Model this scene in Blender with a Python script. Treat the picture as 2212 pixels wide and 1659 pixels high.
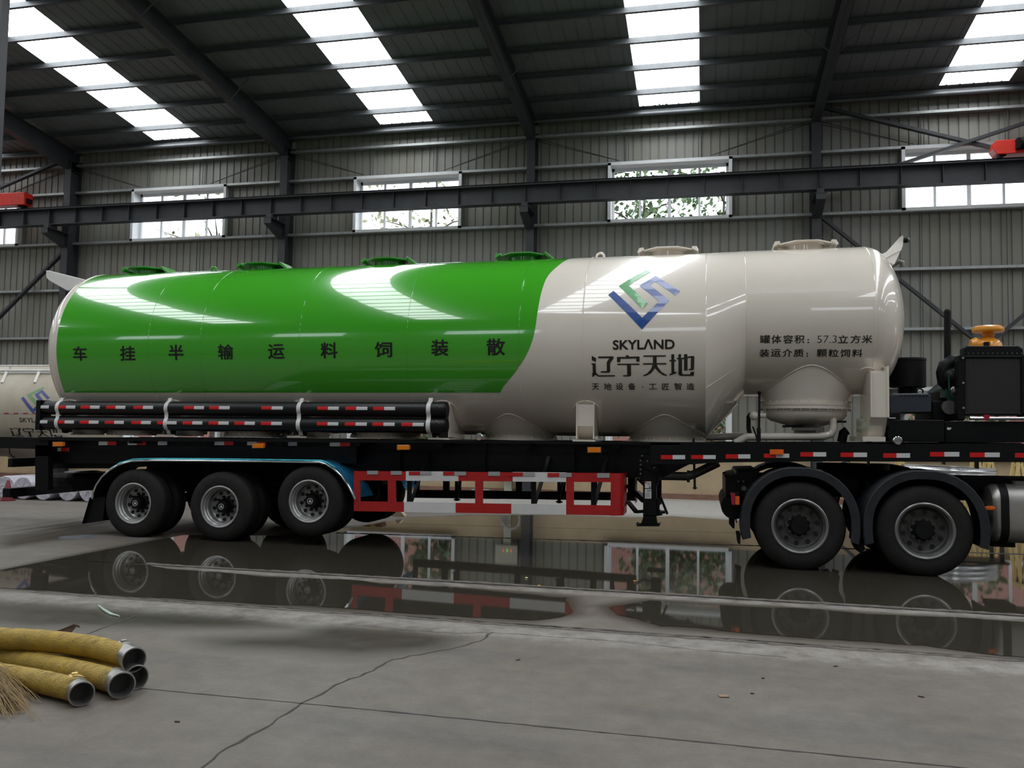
import bpy, bmesh, math, random
from mathutils import Vector, Matrix
from mathutils.geometry import tessellate_polygon
random.seed(7)
S = bpy.context.scene
for o in list(bpy.data.objects):
    bpy.data.objects.remove(o)
# ------------------------------------------------------------------ camera
FPX, YAW, PITCH, ROLL, CAMH = 1810.85, 0.22404, 0.05697, 0.01612, 1.6297
IW, IH = 2212, 1659
_f = Vector((-math.sin(YAW)*math.cos(PITCH), math.cos(YAW)*math.cos(PITCH), math.sin(PITCH)))
_r0 = Vector((math.cos(YAW), math.sin(YAW), 0))
_u0 = _r0.cross(_f)
_r = math.cos(ROLL)*_r0 + math.sin(ROLL)*_u0
_u = -math.sin(ROLL)*_r0 + math.cos(ROLL)*_u0
CAM = Vector((0, 0, CAMH))
cd = bpy.data.cameras.new('camera')
cam = bpy.data.objects.new('camera', cd)
S.collection.objects.link(cam)
M = Matrix((_r, _u, -_f)).transposed().to_4x4()
M.translation = CAM
cam.matrix_world = M
cd.sensor_width = 36.0
cd.sensor_fit = 'HORIZONTAL'
cd.lens = FPX/IW*36.0
cd.clip_start = 0.05
cd.clip_end = 300
S.camera = cam
# ------------------------------------------------------------------ world (overcast sky), exposure
SKY_STRENGTH = 3.2
SKYLIGHT = 8.0
W = bpy.data.worlds.new('overcast_sky')
S.world = W
W.use_nodes = True
wn = W.node_tree
wn.nodes['Background'].inputs['Color'].default_value = (0.86, 0.93, 1.0, 1)
wn.nodes['Background'].inputs['Strength'].default_value = SKY_STRENGTH
S.view_settings.view_transform = 'Standard'
S.view_settings.look = 'None'
S.view_settings.exposure = 0.05
S.view_settings.gamma = 1.0
S.view_settings.use_curve_mapping = False
try:
    S.cycles.max_bounces = 7
    S.cycles.diffuse_bounces = 4
    S.cycles.glossy_bounces = 4
    S.cycles.transmission_bounces = 4
    S.cycles.transparent_max_bounces = 6
    S.cycles.caustics_reflective = False
    S.cycles.caustics_refractive = False
    S.cycles.use_denoising = True
    S.cycles.sample_clamp_indirect = 6.0
except Exception:
    pass

# ------------------------------------------------------------------ measuring helpers: a pixel of the photo on a real plane
def ray(x, y):
    return _f + _r*((x-IW/2)/FPX) - _u*((y-IH/2)/FPX)
def U(x, y, Y):                     # point on the upright plane at distance Y
    d = ray(x, y); t = Y/d.y
    return Vector((d.x*t, Y, CAMH+d.z*t))
def G(x, y, z=0.0):                 # point on the level plane z
    d = ray(x, y); t = (z-CAMH)/d.z
    return Vector((d.x*t, d.y*t, z))

# ------------------------------------------------------------------ materials
MATS = {}
def mat(name, col, rough=0.5, metal=0.0, coat=0.0, spec=0.5, noise=0.0, nscale=6.0, bump=0.0, bscale=40.0, emit=None, estr=0.0, ior=1.5, nstretch=None, rnoise=0.0, coat_rough=0.03, col2=None):
    if name in MATS: return MATS[name]
    m = bpy.data.materials.new(name); m.use_nodes = True
    nt = m.node_tree; b = nt.nodes['Principled BSDF']
    c = (col[0], col[1], col[2], 1)
    b.inputs['Base Color'].default_value = c
    b.inputs['Roughness'].default_value = rough
    b.inputs['Metallic'].default_value = metal
    b.inputs['IOR'].default_value = ior
    b.inputs['Specular IOR Level'].default_value = spec
    b.inputs['Coat Weight'].default_value = coat
    b.inputs['Coat Roughness'].default_value = coat_rough
    b.inputs['Coat IOR'].default_value = 1.62 if coat >= 0.8 else 1.5
    if emit:
        b.inputs['Emission Color'].default_value = (*emit, 1)
        b.inputs['Emission Strength'].default_value = estr
    if noise or bump or rnoise:
        tc = nt.nodes.new('ShaderNodeTexCoord')
        mp = nt.nodes.new('ShaderNodeMapping')
        nt.links.new(tc.outputs['Object'], mp.inputs['Vector'])
        if nstretch: mp.inputs['Scale'].default_value = nstretch
    if noise or rnoise:
        n = nt.nodes.new('ShaderNodeTexNoise'); n.inputs['Scale'].default_value = nscale
        n.inputs['Detail'].default_value = 7; n.inputs['Roughness'].default_value = 0.62
        nt.links.new(mp.outputs['Vector'], n.inputs['Vector'])
    if noise:
        cr = nt.nodes.new('ShaderNodeValToRGB')
        k = noise
        lo = col2 if col2 else tuple(max(0, v*(1-k)) for v in col)
        hi = col if col2 else tuple(min(1, v*(1+k)) for v in col)
        cr.color_ramp.elements[0].position = 0.3; cr.color_ramp.elements[0].color = (*lo, 1)
        cr.color_ramp.elements[1].position = 0.7; cr.color_ramp.elements[1].color = (*hi, 1)
        nt.links.new(n.outputs['Fac'], cr.inputs['Fac'])
        nt.links.new(cr.outputs['Color'], b.inputs['Base Color'])
    if rnoise:
        mr = nt.nodes.new('ShaderNodeMapRange')
        mr.inputs['To Min'].default_value = max(0.02, rough-rnoise); mr.inputs['To Max'].default_value = min(1, rough+rnoise)
        nt.links.new(n.outputs['Fac'], mr.inputs['Value'])
        nt.links.new(mr.outputs['Result'], b.inputs['Roughness'])
    if bump:
        n2 = nt.nodes.new('ShaderNodeTexNoise'); n2.inputs['Scale'].default_value = bscale; n2.inputs['Detail'].default_value = 4
        nt.links.new(mp.outputs['Vector'], n2.inputs['Vector'])
        bp = nt.nodes.new('ShaderNodeBump'); bp.inputs['Strength'].default_value = bump; bp.inputs['Distance'].default_value = 0.02
        nt.links.new(n2.outputs['Fac'], bp.inputs['Height'])
        nt.links.new(bp.outputs['Normal'], b.inputs['Normal'])
    MATS[name] = m
    return m

CREAM = mat('cream_gloss_paint', (0.75, 0.69, 0.605), 0.25, coat=0.8, noise=0.03, nscale=1.5)
GREEN = mat('green_gloss_paint', (0.052, 0.38, 0.018), 0.16, coat=1.0, noise=0.02, nscale=1.5)
GREEN_D = mat('green_hatch_paint', (0.03, 0.26, 0.015), 0.35, coat=0.3)
INK = mat('black_lettering', (0.012, 0.014, 0.012), 0.3, coat=0.3)
BLUE = mat('blue_logo_vinyl', (0.012, 0.07, 0.30), 0.25, coat=0.5)
LGREEN = mat('green_logo_vinyl', (0.10, 0.38, 0.14), 0.25, coat=0.5)
BLACK = mat('black_chassis_paint', (0.0045, 0.0048, 0.0055), 0.42, noise=0.25, nscale=8, coat=0.0, spec=.2)
BLACK_M = mat('black_matt', (0.006, 0.006, 0.0065), 0.6, noise=0.3, nscale=12, spec=.2)
PIPEBLK = mat('black_plastic_pipe', (0.008, 0.008, 0.0085), 0.36, noise=0.2, nscale=6, bump=0.03, spec=.35)
RUBBER = mat('tyre_rubber', (0.021, 0.0195, 0.0185), 0.72, noise=0.22, nscale=10, bump=0.12, bscale=60, spec=.2)
STEEL_W = mat('silver_wheel_paint', (0.36, 0.36, 0.355), 0.36, metal=0.5, noise=0.12, nscale=9)
RIMLIP = mat('bare_rim_edge', (0.26, 0.26, 0.255), 0.34, metal=0.6, noise=0.15, nscale=9)
STEEL_D = mat('dusty_wheel_paint', (0.10, 0.098, 0.095), 0.42, metal=0.55, noise=0.3, nscale=9)
CHROME = mat('polished_steel', (0.75, 0.76, 0.78), 0.14, metal=1.0, noise=0.06, nscale=8)
PURLIN = mat('dull_purlin_steel', (0.10, 0.107, 0.113), 0.42, metal=0.3, noise=0.15, nscale=5)
GALV = mat('galvanised_steel', (0.34, 0.355, 0.35), 0.42, metal=0.5, noise=0.16, nscale=9)
ALU = mat('dull_aluminium', (0.50, 0.48, 0.45), 0.38, metal=0.8, noise=0.12, nscale=5)
FRAME_G = mat('dark_grey_steel_paint', (0.030, 0.032, 0.037), 0.5, noise=0.25, nscale=3)
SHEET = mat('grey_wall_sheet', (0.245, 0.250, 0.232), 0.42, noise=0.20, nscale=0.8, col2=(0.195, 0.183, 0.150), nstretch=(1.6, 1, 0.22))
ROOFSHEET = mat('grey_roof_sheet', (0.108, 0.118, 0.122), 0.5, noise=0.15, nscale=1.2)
PLINTH = mat('ochre_plaster', (0.52, 0.40, 0.25), 0.75, noise=0.25, nscale=1.8, bump=0.15, bscale=25, col2=(0.40, 0.31, 0.20))
BRICKRED = mat('brown_red_kerb_paint', (0.22, 0.115, 0.08), 0.65, noise=0.25, nscale=4)
WHITE_P = mat('white_window_frame', (0.70, 0.71, 0.72), 0.4, noise=0.05)
WHITE_T = mat('white_paint', (0.70, 0.69, 0.67), 0.4, noise=0.08, nscale=5)
RED = mat('red_guard_paint', (0.44, 0.012, 0.013), 0.4, noise=0.10, nscale=6, coat=0.2)
RED_C = mat('red_crane_paint', (0.66, 0.025, 0.012), 0.4, noise=0.15, nscale=5)
RED_R = mat('red_reflective_tape', (0.62, 0.010, 0.012), 0.25, coat=0.4)
WHITE_R = mat('white_reflective_tape', (0.66, 0.66, 0.66), 0.28, coat=0.4)
AMBER = mat('amber_lens', (0.85, 0.22, 0.008), 0.25, coat=0.6)
ORANGE = mat('orange_lens', (0.85, 0.13, 0.01), 0.25, coat=0.6)
LENS_R = mat('red_lens', (0.35, 0.01, 0.03), 0.25, coat=0.6)
BLUEFILM = mat('blue_film_on_steel', (0.05, 0.36, 0.66), 0.26, metal=0.6, noise=0.3, nscale=5, coat=0.6)
TEAL = mat('teal_film_edge', (0.08, 0.55, 0.62), 0.28, metal=0.6, noise=0.3, nscale=10)
YEL_HOSE = mat('yellow_hose_cloth', (0.50, 0.33, 0.045), 0.66, noise=0.28, nscale=9, bump=0.3, bscale=70, col2=(0.31, 0.215, 0.05))
COUPL = mat('grey_coupling_metal', (0.36, 0.35, 0.34), 0.33, metal=0.85, noise=0.15, nscale=12)
BRASSY = mat('yellow_zinc_clamp', (0.72, 0.55, 0.22), 0.3, metal=0.9, noise=0.1)
INNER = mat('hose_bore_black', (0.01, 0.01, 0.01), 0.5)
FENDER = mat('dark_grey_plastic', (0.028, 0.030, 0.034), 0.55, noise=0.2, nscale=6, spec=.2)
RADIATOR = mat('radiator_core', (0.030, 0.028, 0.028), 0.5, metal=0.3)
ENGGREEN = mat('dark_green_engine_paint', (0.01, 0.06, 0.035), 0.4)
ENGGREY = mat('grey_blue_box_paint', (0.022, 0.028, 0.040), 0.45, noise=0.2)
GREYMET = mat('grey_cast_metal', (0.16, 0.16, 0.15), 0.45, metal=0.4, noise=0.2)
YELLOWC = mat('orange_yellow_paint', (0.72, 0.29, 0.02), 0.33, coat=0.4, noise=0.08)
STRAW = mat('broom_straw', (0.33, 0.235, 0.115), 0.8, noise=0.3, nscale=20)
WRAP = mat('white_paper_wrap', (0.66, 0.64, 0.68), 0.55, noise=0.22, nscale=9, bump=0.5, bscale=14, col2=(0.42, 0.40, 0.50))
WOODY = mat('pale_yellow_wood', (0.68, 0.52, 0.22), 0.6, noise=0.15, nscale=5, nstretch=(1, 1, 8))
BARK = mat('bark', (0.10, 0.08, 0.065), 0.9, noise=0.3, nscale=9)
LEAF = mat('leaves', (0.10, 0.16, 0.06), 0.6, noise=0.45, nscale=3)
PINKBRICK = mat('pink_brick', (0.46, 0.20, 0.17), 0.8, noise=0.35, nscale=3)
CONTROL = mat('control_box_paint', (0.42, 0.41, 0.35), 0.45)
RUST = mat('rusty_scrap', (0.10, 0.055, 0.04), 0.7, noise=0.3)
CARD = mat('brown_cardboard', (0.27, 0.19, 0.13), 0.8, noise=0.2)
WATER = mat('shallow_dirty_water', (0.040, 0.035, 0.027), 0.03, ior=1.36, rnoise=0.02, nscale=1.5)

def glass_mat():
    m = bpy.data.materials.new('window_glass'); m.use_nodes = True
    nt = m.node_tree
    for n in list(nt.nodes):
        if n.type != 'OUTPUT_MATERIAL': nt.nodes.remove(n)
    out = [n for n in nt.nodes if n.type == 'OUTPUT_MATERIAL'][0]
    t = nt.nodes.new('ShaderNodeBsdfTransparent'); t.inputs['Color'].default_value = (0.92, 0.95, 0.95, 1)
    g = nt.nodes.new('ShaderNodeBsdfGlossy'); g.inputs['Roughness'].default_value = 0.02
    fr = nt.nodes.new('ShaderNodeFresnel'); fr.inputs['IOR'].default_value = 1.45
    mx = nt.nodes.new('ShaderNodeMixShader')
    nt.links.new(fr.outputs['Fac'], mx.inputs['Fac']); nt.links.new(t.outputs['BSDF'], mx.inputs[1]); nt.links.new(g.outputs['BSDF'], mx.inputs[2])
    nt.links.new(mx.outputs['Shader'], out.inputs['Surface'])
    return m
GLASS = glass_mat()

def skylight_mat():
    m = bpy.data.materials.new('daylit_translucent_panel'); m.use_nodes = True
    nt = m.node_tree; b = nt.nodes['Principled BSDF']
    b.inputs['Base Color'].default_value = (0.8, 0.82, 0.82, 1); b.inputs['Roughness'].default_value = 0.5
    b.inputs['Emission Color'].default_value = (0.93, 0.97, 1.0, 1)
    b.inputs['Emission Strength'].default_value = SKYLIGHT
    return m
SKYMAT = skylight_mat()

# ------------------------------------------------------------------ mesh builder
class MB:
    def __init__(s): s.v = []; s.f = []; s.mi = []; s.cur = 0
    def add(s, vs, fs):
        o = len(s.v); s.v += [tuple(p) for p in vs]
        for f in fs: s.f.append([i+o for i in f]); s.mi.append(s.cur)
    def box(s, x0, x1, y0, y1, z0, z1):
        vs = [(x, y, z) for x in (x0, x1) for y in (y0, y1) for z in (z0, z1)]
        s.add(vs, [(0, 1, 3, 2), (4, 6, 7, 5), (0, 4, 5, 1), (2, 3, 7, 6), (0, 2, 6, 4), (1, 5, 7, 3)]); return s
    def bar(s, a, b, w, h=None, up=(0, 0, 1)):
        h = h or w; a = Vector(a); b = Vector(b); d = (b-a).normalized(); up = Vector(up)
        if abs(d.dot(up)) > 0.98: up = Vector((0, 1, 0))
        sd = d.cross(up).normalized(); up = sd.cross(d)
        vs = [p+sd*i*w/2+up*j*h/2 for p in (a, b) for i, j in ((-1, -1), (1, -1), (1, 1), (-1, 1))]
        s.add(vs, [(0, 3, 2, 1), (4, 5, 6, 7), (0, 1, 5, 4), (1, 2, 6, 5), (2, 3, 7, 6), (3, 0, 4, 7)]); return s
    def cyl(s, a, b, r, r2=None, n=20, caps=True):
        a = Vector(a); b = Vector(b); d = (b-a).normalized(); r2 = r if r2 is None else r2
        up = Vector((0, 0, 1)) if abs(d.z) < 0.95 else Vector((1, 0, 0))
        e1 = d.cross(up).normalized(); e2 = d.cross(e1)
        vs = []
        for p, q in ((a, r), (b, r2)):
            for i in range(n):
                t = 2*math.pi*i/n; vs.append(p+e1*q*math.cos(t)+e2*q*math.sin(t))
        fs = [(i, (i+1) % n, n+(i+1) % n, n+i) for i in range(n)]
        if caps: fs += [tuple(range(n-1, -1, -1)), tuple(range(n, 2*n))]
        s.add(vs, fs); return s
    def tube(s, pts, r, n=12, caps=True, closed=False):
        pts = [Vector(p) for p in pts]; m = len(pts); vs = []; prev = None
        rs = r if isinstance(r, (list, tuple)) else [r]*m
        for k, p in enumerate(pts):
            if closed: d = pts[(k+1) % m]-pts[k-1]
            else: d = pts[min(k+1, m-1)]-pts[max(k-1, 0)]
            d.normalize()
            if prev is None:
                up = Vector((0, 0, 1)) if abs(d.z) < 0.9 else Vector((1, 0, 0))
                e1 = d.cross(up).normalized()
            else:
                e1 = (prev-d*prev.dot(d)).normalized()
            prev = e1; e2 = d.cross(e1)
            for i in range(n):
                t = 2*math.pi*i/n; vs.append(p+e1*rs[k]*math.cos(t)+e2*rs[k]*math.sin(t))
        fs = []
        for k in range(m if closed else m-1):
            k2 = (k+1) % m
            fs += [(k*n+i, k*n+(i+1) % n, k2*n+(i+1) % n, k2*n+i) for i in range(n)]
        if caps and not closed: fs += [tuple(range(n-1, -1, -1)), tuple(range((m-1)*n, m*n))]
        s.add(vs, fs); return s
    def lathe(s, prof, o, axis='Y', n=40, closed=False, caps=True):
        # prof: list of (radius, distance along axis)
        o = Vector(o); m = len(prof); vs = []
        for r, h in prof:
            for i in range(n):
                t = 2*math.pi*i/n; c, q = r*math.cos(t), r*math.sin(t)
                vs.append(o+Vector({'Y': (c, h, q), 'X': (h, c, q), 'Z': (c, q, h)}[axis]))
        fs = []
        for k in range(m if closed else m-1):
            k2 = (k+1) % m
            fs += [(k*n+i, k*n+(i+1) % n, k2*n+(i+1) % n, k2*n+i) for i in range(n)]
        if not closed and caps:
            if prof[0][0] > 1e-6: fs.append(tuple(range(n-1, -1, -1)))
            if prof[-1][0] > 1e-6: fs.append(tuple(range((m-1)*n, m*n)))
        s.add(vs, fs); return s
    def prism(s, poly, axis, a, b):
        # poly of 2D points: axis 'Y' -> (x, z), 'X' -> (y, z), 'Z' -> (x, y)
        def P(p, h): return {'Y': (p[0], h, p[1]), 'X': (h, p[0], p[1]), 'Z': (p[0], p[1], h)}[axis]
        n = len(poly); vs = [P(p, a) for p in poly]+[P(p, b) for p in poly]
        tri = tessellate_polygon([[Vector((p[0], p[1], 0)) for p in poly]])
        fs = [tuple(t) for t in tri]+[tuple(i+n for i in reversed(t)) for t in tri]
        fs += [(i, n+i, n+(i+1) % n, (i+1) % n) for i in range(n)]
        s.add(vs, fs); return s
    def build(s, name, m, parent=None, smooth=None, bevel=0.0, fix=True):
        me = bpy.data.meshes.new(name); me.from_pydata(s.v, [], s.f)
        for k in (m if isinstance(m, (list, tuple)) else [m]): me.materials.append(k)
        if isinstance(m, (list, tuple)):
            for p, i in zip(me.polygons, s.mi): p.material_index = i
        if fix:
            b = bmesh.new(); b.from_mesh(me)
            bmesh.ops.remove_doubles(b, verts=b.verts, dist=1e-5)
            bmesh.ops.recalc_face_normals(b, faces=b.faces); b.to_mesh(me); b.free()
        if smooth is not None:
            me.polygons.foreach_set('use_smooth', [True]*len(me.polygons))
            me.set_sharp_from_angle(angle=math.radians(smooth))
        o = bpy.data.objects.new(name, me); S.collection.objects.link(o)
        if parent is not None: attach(o, parent)
        if bevel:
            md = o.modifiers.new('edge', 'BEVEL'); md.width = bevel; md.segments = 2; md.limit_method = 'ANGLE'; md.angle_limit = math.radians(40)
        return o
WORLD_LOC = {}
def wloc(o):
    v = Vector(o.location)
    while o.parent is not None: o = o.parent; v = v+o.location
    return v
def attach(o, parent):              # meshes are built in hall coordinates; the parent carries the place
    o.parent = parent
    o.location = o.location-wloc(parent)
def tag(o, label=None, cat=None, group=None, kind=None):
    if label: o['label'] = label
    if cat: o['category'] = cat
    if group: o['group'] = group
    if kind: o['kind'] = kind
    return o
def thing(name, label, cat, loc=(0, 0, 0), group=None, kind=None):
    o = bpy.data.objects.new(name, None); S.collection.objects.link(o); o.location = loc; o.empty_display_size = 0.2
    return tag(o, label, cat, group, kind)
def copy_part(o, parent, delta):
    c = o.copy(); S.collection.objects.link(c); c.parent = parent
    c.location = o.location+Vector(delta)
    for ch in o.children:
        d = ch.copy(); S.collection.objects.link(d); d.parent = c
    return c
def copy_thing(root, loc, label=None):
    r = root.copy(); S.collection.objects.link(r); r.location = loc
    if label: r['label'] = label
    for ch in list(root.children):
        c = ch.copy(); S.collection.objects.link(c); c.parent = r
        for g in list(ch.children):
            d = g.copy(); S.collection.objects.link(d); d.parent = c
    return r
# ================================================================== THE HALL
BAY = 7.137; COL0 = -18.825; YF = 21.3; YG = 21.8; SLOPE = 0.10835; ZE = 10.062
RIDGE = 7.0; YFRONT = -8.0; XL, XR = -40.0, 30.2
def roofz(y):
    return ZE+SLOPE*(YG-y) if y >= RIDGE else ZE+SLOPE*(YG-RIDGE)-SLOPE*(RIDGE-y)
def bayc(i): return COL0+0.12+BAY*(i+0.5)
def struct(name, mb, m, parent=None, **k):
    o = mb.build(name, m, parent, **k)
    if parent is None: o['kind'] = 'structure'
    return o

# --- floor with its damp patches held in a fine grid attribute
def seg_d(p, a, b):
    ax, ay = a; bx, by = b; dx, dy = bx-ax, by-ay
    t = max(0, min(1, ((p[0]-ax)*dx+(p[1]-ay)*dy)/(dx*dx+dy*dy+1e-9)))
    return math.hypot(p[0]-ax-dx*t, p[1]-ay-dy*t)
def inside(p, poly):
    c = False; n = len(poly); x, y = p
    for i in range(n):
        x1, y1 = poly[i]; x2, y2 = poly[i-1]
        if (y1 > y) != (y2 > y) and x < (x2-x1)*(y-y1)/(y2-y1)+x1: c = not c
    return c
def sdist(p, poly):
    d = min(seg_d(p, poly[i-1], poly[i]) for i in range(len(poly)))
    return -d if inside(p, poly) else d
def px_poly(pts): return [tuple(G(x, y).xy) for x, y in pts]
def ragged(poly, step=0.12, amp=0.05, seed=1, keep=()):
    rnd = random.Random(seed); out = []; n = len(poly)
    ph = [rnd.uniform(0, 6.3) for _ in range(4)]
    s = 0.0
    for i in range(n):
        a = Vector(poly[i]); b = Vector(poly[(i+1) % n]); L = (b-a).length; k = max(1, int(L/step))
        nr = Vector((-(b-a).y, (b-a).x)).normalized()
        for j in range(k):
            t = j/k; p = a.lerp(b, t); s += L/k
            w = math.sin(math.pi*t)**0.5 if k > 1 else 0
            q = 0 if i in keep else amp*w*(0.6*math.sin(s*1.7+ph[0])+0.35*math.sin(s*4.1+ph[1])+0.25*math.sin(s*9.3+ph[2])+rnd.uniform(-.2, .2))
            out.append((p.x+nr.x*q, p.y+nr.y*q))
    return out
LIP1 = 8.79; LIP2 = 7.06; NEARJ = 4.65
xj = -7.62                           # the cross joint left of the wheels
PUD = {
 'A': [(xj+.02, LIP1+.0), (-6.4, LIP1+.02), (-3.0, LIP1+.05), (0.0, LIP1+.04), (3.2, LIP1-.0), (6.5, LIP1-.05), (6.5, 15.5), (3.6, 15.6), (1.7, 16.2), (.4, 16.8), (-.6, 17.1), (-1.4, 16.5), (-2.8, 16.4), (-4.3, 15.8), (-5.2, 15.0), (-5.7, 13.0), (-6.3, 11.7), (-6.9, 11.45), (xj+.02, 11.3)],
 'B': [(xj+.02, LIP2+.02), (-6.35, LIP2+.05), (-4.4, LIP2+.10), (-2.7, LIP2+.13), (-1.45, LIP2+.18), (-1.15, LIP2+.55), (-1.3, 8.3), (-2.6, 8.52), (-3.3, 8.44), (-3.9, 8.55), (-4.7, 8.45), (-5.3, 8.58), (-6.2, 8.68), (-6.4, LIP1-.03), (xj+.02, LIP1-.01)],
 'C': [(-.75, LIP2+.62), (-.35, LIP2+.28), (.6, LIP2+.22), (1.7, LIP2+.22), (2.3, LIP2+.05), (4.6, LIP2-.05), (4.6, 8.46), (2.5, 8.46), (1.5, 8.38), (1.0, 8.46), (0.2, 8.40), (-.5, 8.42), (-.85, 7.98)],
}
DAMP = [[(-6.6, 5.85), (-5.3, 5.8), (-4.3, 6.1), (-3.3, 6.4), (-3.9, 6.85), (-5.0, 6.72), (-5.9, 6.8), (-7.6, 6.75), (-8, 6.0)], [(-5.3, 5.9), (-4.4, 6.1), (-3.7, 6.45), (-4.4, 6.7), (-5.0, 6.62), (-5.9, 6.75), (-7.4, 6.7), (-7.6, 6.1)], px_poly([(640, 1372), (720, 1345), (900, 1352), (985, 1378), (960, 1398), (850, 1412), (760, 1418), (660, 1408), (470, 1398), (430, 1380)]),
        px_poly([(0, 1160), (140, 1142), (200, 1128), (330, 1130), (240, 1148), (110, 1168), (0, 1185)]),
        px_poly([(1330, 1150), (1600, 1160), (1600, 1135), (1330, 1128)])]
def wetness(x, y):
    w = 0.0
    for k, p in PUD.items():
        xs = [q[0] for q in p]; ys = [q[1] for q in p]
        if x < min(xs)-.5 or x > max(xs)+.5 or y < min(ys)-.5 or y > max(ys)+.5: continue
        d = sdist((x, y), p); w = max(w, 1-max(0, min(1, d/0.22)) if d > 0 else 1)
    for p in DAMP:
        xs = [q[0] for q in p]; ys = [q[1] for q in p]
        if x < min(xs)-.6 or x > max(xs)+.6 or y < min(ys)-.6 or y > max(ys)+.6: continue
        d = sdist((x, y), p); w = max(w, 0.95*max(0, min(1, 0.55-d/0.38)))
    return w
def build_floor():
    xs = [XL]+[-10+.1*i for i in range(181)]+[XR]
    ys = [YFRONT-.3]+[2.4+.1*i for i in range(158)]+[22.2]
    nx, ny = len(xs), len(ys)
    vs = [(x, y, 0) for y in ys for x in xs]
    fs = [(j*nx+i, j*nx+i+1, (j+1)*nx+i+1, (j+1)*nx+i) for j in range(ny-1) for i in range(nx-1)]
    me = bpy.data.meshes.new('floor'); me.from_pydata(vs, [], fs)
    at = me.attributes.new('damp', 'FLOAT', 'POINT')
    at.data.foreach_set('value', [wetness(v[0], v[1]) if -10 <= v[0] <= 8 and 2.4 <= v[1] <= 18.2 else 0.0 for v in vs])
    def dry(x, y):                       # pale lime crust along the two raised joints
        if x < -7.0 or x > 9: return 0.0
        v = 0.0
        for L_, wd in ((LIP1-.13, .17), (LIP2-.30, .30), (LIP1+.02, .06)):
            v = max(v, 1-abs(y-(L_-.012*max(0, x)))/wd)
        return max(0.0, min(1.0, v*1.5))*max(0.0, min(1.0, (x+7.0)/.6))
    a2 = me.attributes.new('crust', 'FLOAT', 'POINT')
    a2.data.foreach_set('value', [dry(v[0], v[1]) for v in vs])
    m = bpy.data.materials.new('worn_concrete'); m.use_nodes = True
    nt = m.node_tree; b = nt.nodes['Principled BSDF']; L = nt.links.new
    tc = nt.nodes.new('ShaderNodeTexCoord')
    def noise(sc, det=6, rough=.6, stretch=None):
        n = nt.nodes.new('ShaderNodeTexNoise'); n.inputs['Scale'].default_value = sc; n.inputs['Detail'].default_value = det; n.inputs['Roughness'].default_value = rough
        if stretch:
            mp = nt.nodes.new('ShaderNodeMapping'); mp.inputs['Scale'].default_value = stretch
            L(tc.outputs['Object'], mp.inputs['Vector']); L(mp.outputs['Vector'], n.inputs['Vector'])
        else: L(tc.outputs['Object'], n.inputs['Vector'])
        return n
    def ramp(src, p0, c0, p1, c1):
        r = nt.nodes.new('ShaderNodeValToRGB'); e = r.color_ramp.elements
        e[0].position = p0; e[0].color = (*c0, 1); e[1].position = p1; e[1].color = (*c1, 1); L(src, r.inputs['Fac']); return r
    def mix(fac, a, bb, mode='MIX'):
        x = nt.nodes.new('ShaderNodeMix'); x.data_type = 'RGBA'; x.blend_type = mode
        if isinstance(fac, float): x.inputs['Factor'].default_value = fac
        else: L(fac, x.inputs['Factor'])
        L(a, x.inputs['A']); L(bb, x.inputs['B']); return x.outputs['Result']
    n1 = noise(.55, 8, .62); n2 = noise(5, 8, .7); n3 = noise(45, 3, .6); n4 = noise(1.1, 6, .65, (.35, 1.4, 1))
    base = ramp(n1.outputs['Fac'], .32, (.142, .119, .095), .68, (.183, .167, .148)).outputs['Color']
    sp = ramp(n2.outputs['Fac'], .35, (.80, .79, .78), .65, (1.06, 1.05, 1.04)).outputs['Color']
    c = mix(1.0, base, sp, 'MULTIPLY')
    st = ramp(n4.outputs['Fac'], .50, (1, 1, 1), .72, (.70, .74, .80)).outputs['Color']
    c = mix(1.0, c, st, 'MULTIPLY')
    gr = ramp(n3.outputs['Fac'], .3, (.90, .90, .90), .7, (1.05, 1.05, 1.05)).outputs['Color']
    c = mix(1.0, c, gr, 'MULTIPLY')
    a = nt.nodes.new('ShaderNodeAttribute'); a.attribute_name = 'damp'
    ad = nt.nodes.new('ShaderNodeMath'); ad.operation = 'MULTIPLY_ADD'; L(n2.outputs['Fac'], ad.inputs[0]); ad.inputs[1].default_value = 0.8; ad.inputs[2].default_value = -0.4
    ad2 = nt.nodes.new('ShaderNodeMath'); ad2.operation = 'ADD'; L(ad.outputs[0], ad2.inputs[0]); L(a.outputs['Fac'], ad2.inputs[1])
    mm = nt.nodes.new('ShaderNodeMath'); mm.operation = 'MULTIPLY'; mm.use_clamp = True; L(ad2.outputs[0], mm.inputs[0])
    rr = nt.nodes.new('ShaderNodeMapRange'); rr.inputs['From Min'].default_value = .0; rr.inputs['From Max'].default_value = .12; L(a.outputs['Fac'], rr.inputs['Value']); L(rr.outputs['Result'], mm.inputs[1])
    wet = mix(1.0, c, ramp(n1.outputs['Fac'], 0, (.34, .32, .28), 1, (.34, .32, .28)).outputs['Color'], 'MULTIPLY')
    sx = nt.nodes.new('ShaderNodeSeparateXYZ'); L(tc.outputs['Object'], sx.inputs[0])
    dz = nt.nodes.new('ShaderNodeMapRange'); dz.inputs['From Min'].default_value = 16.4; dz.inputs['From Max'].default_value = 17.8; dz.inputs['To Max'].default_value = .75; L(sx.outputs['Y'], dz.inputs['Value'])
    dry_window_lit = ramp(n2.outputs['Fac'], .3, (.40, .375, .345), .7, (.50, .475, .445)).outputs['Color']  # pale dry concrete by the back wall, window light mixed into its colour
    cc = mix(mm.outputs[0], c, wet)
    cu_ = nt.nodes.new('ShaderNodeAttribute'); cu_.attribute_name = 'crust'
    cm = nt.nodes.new('ShaderNodeMath'); cm.operation = 'MULTIPLY'; cm.use_clamp = True; L(cu_.outputs['Fac'], cm.inputs[0])
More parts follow.
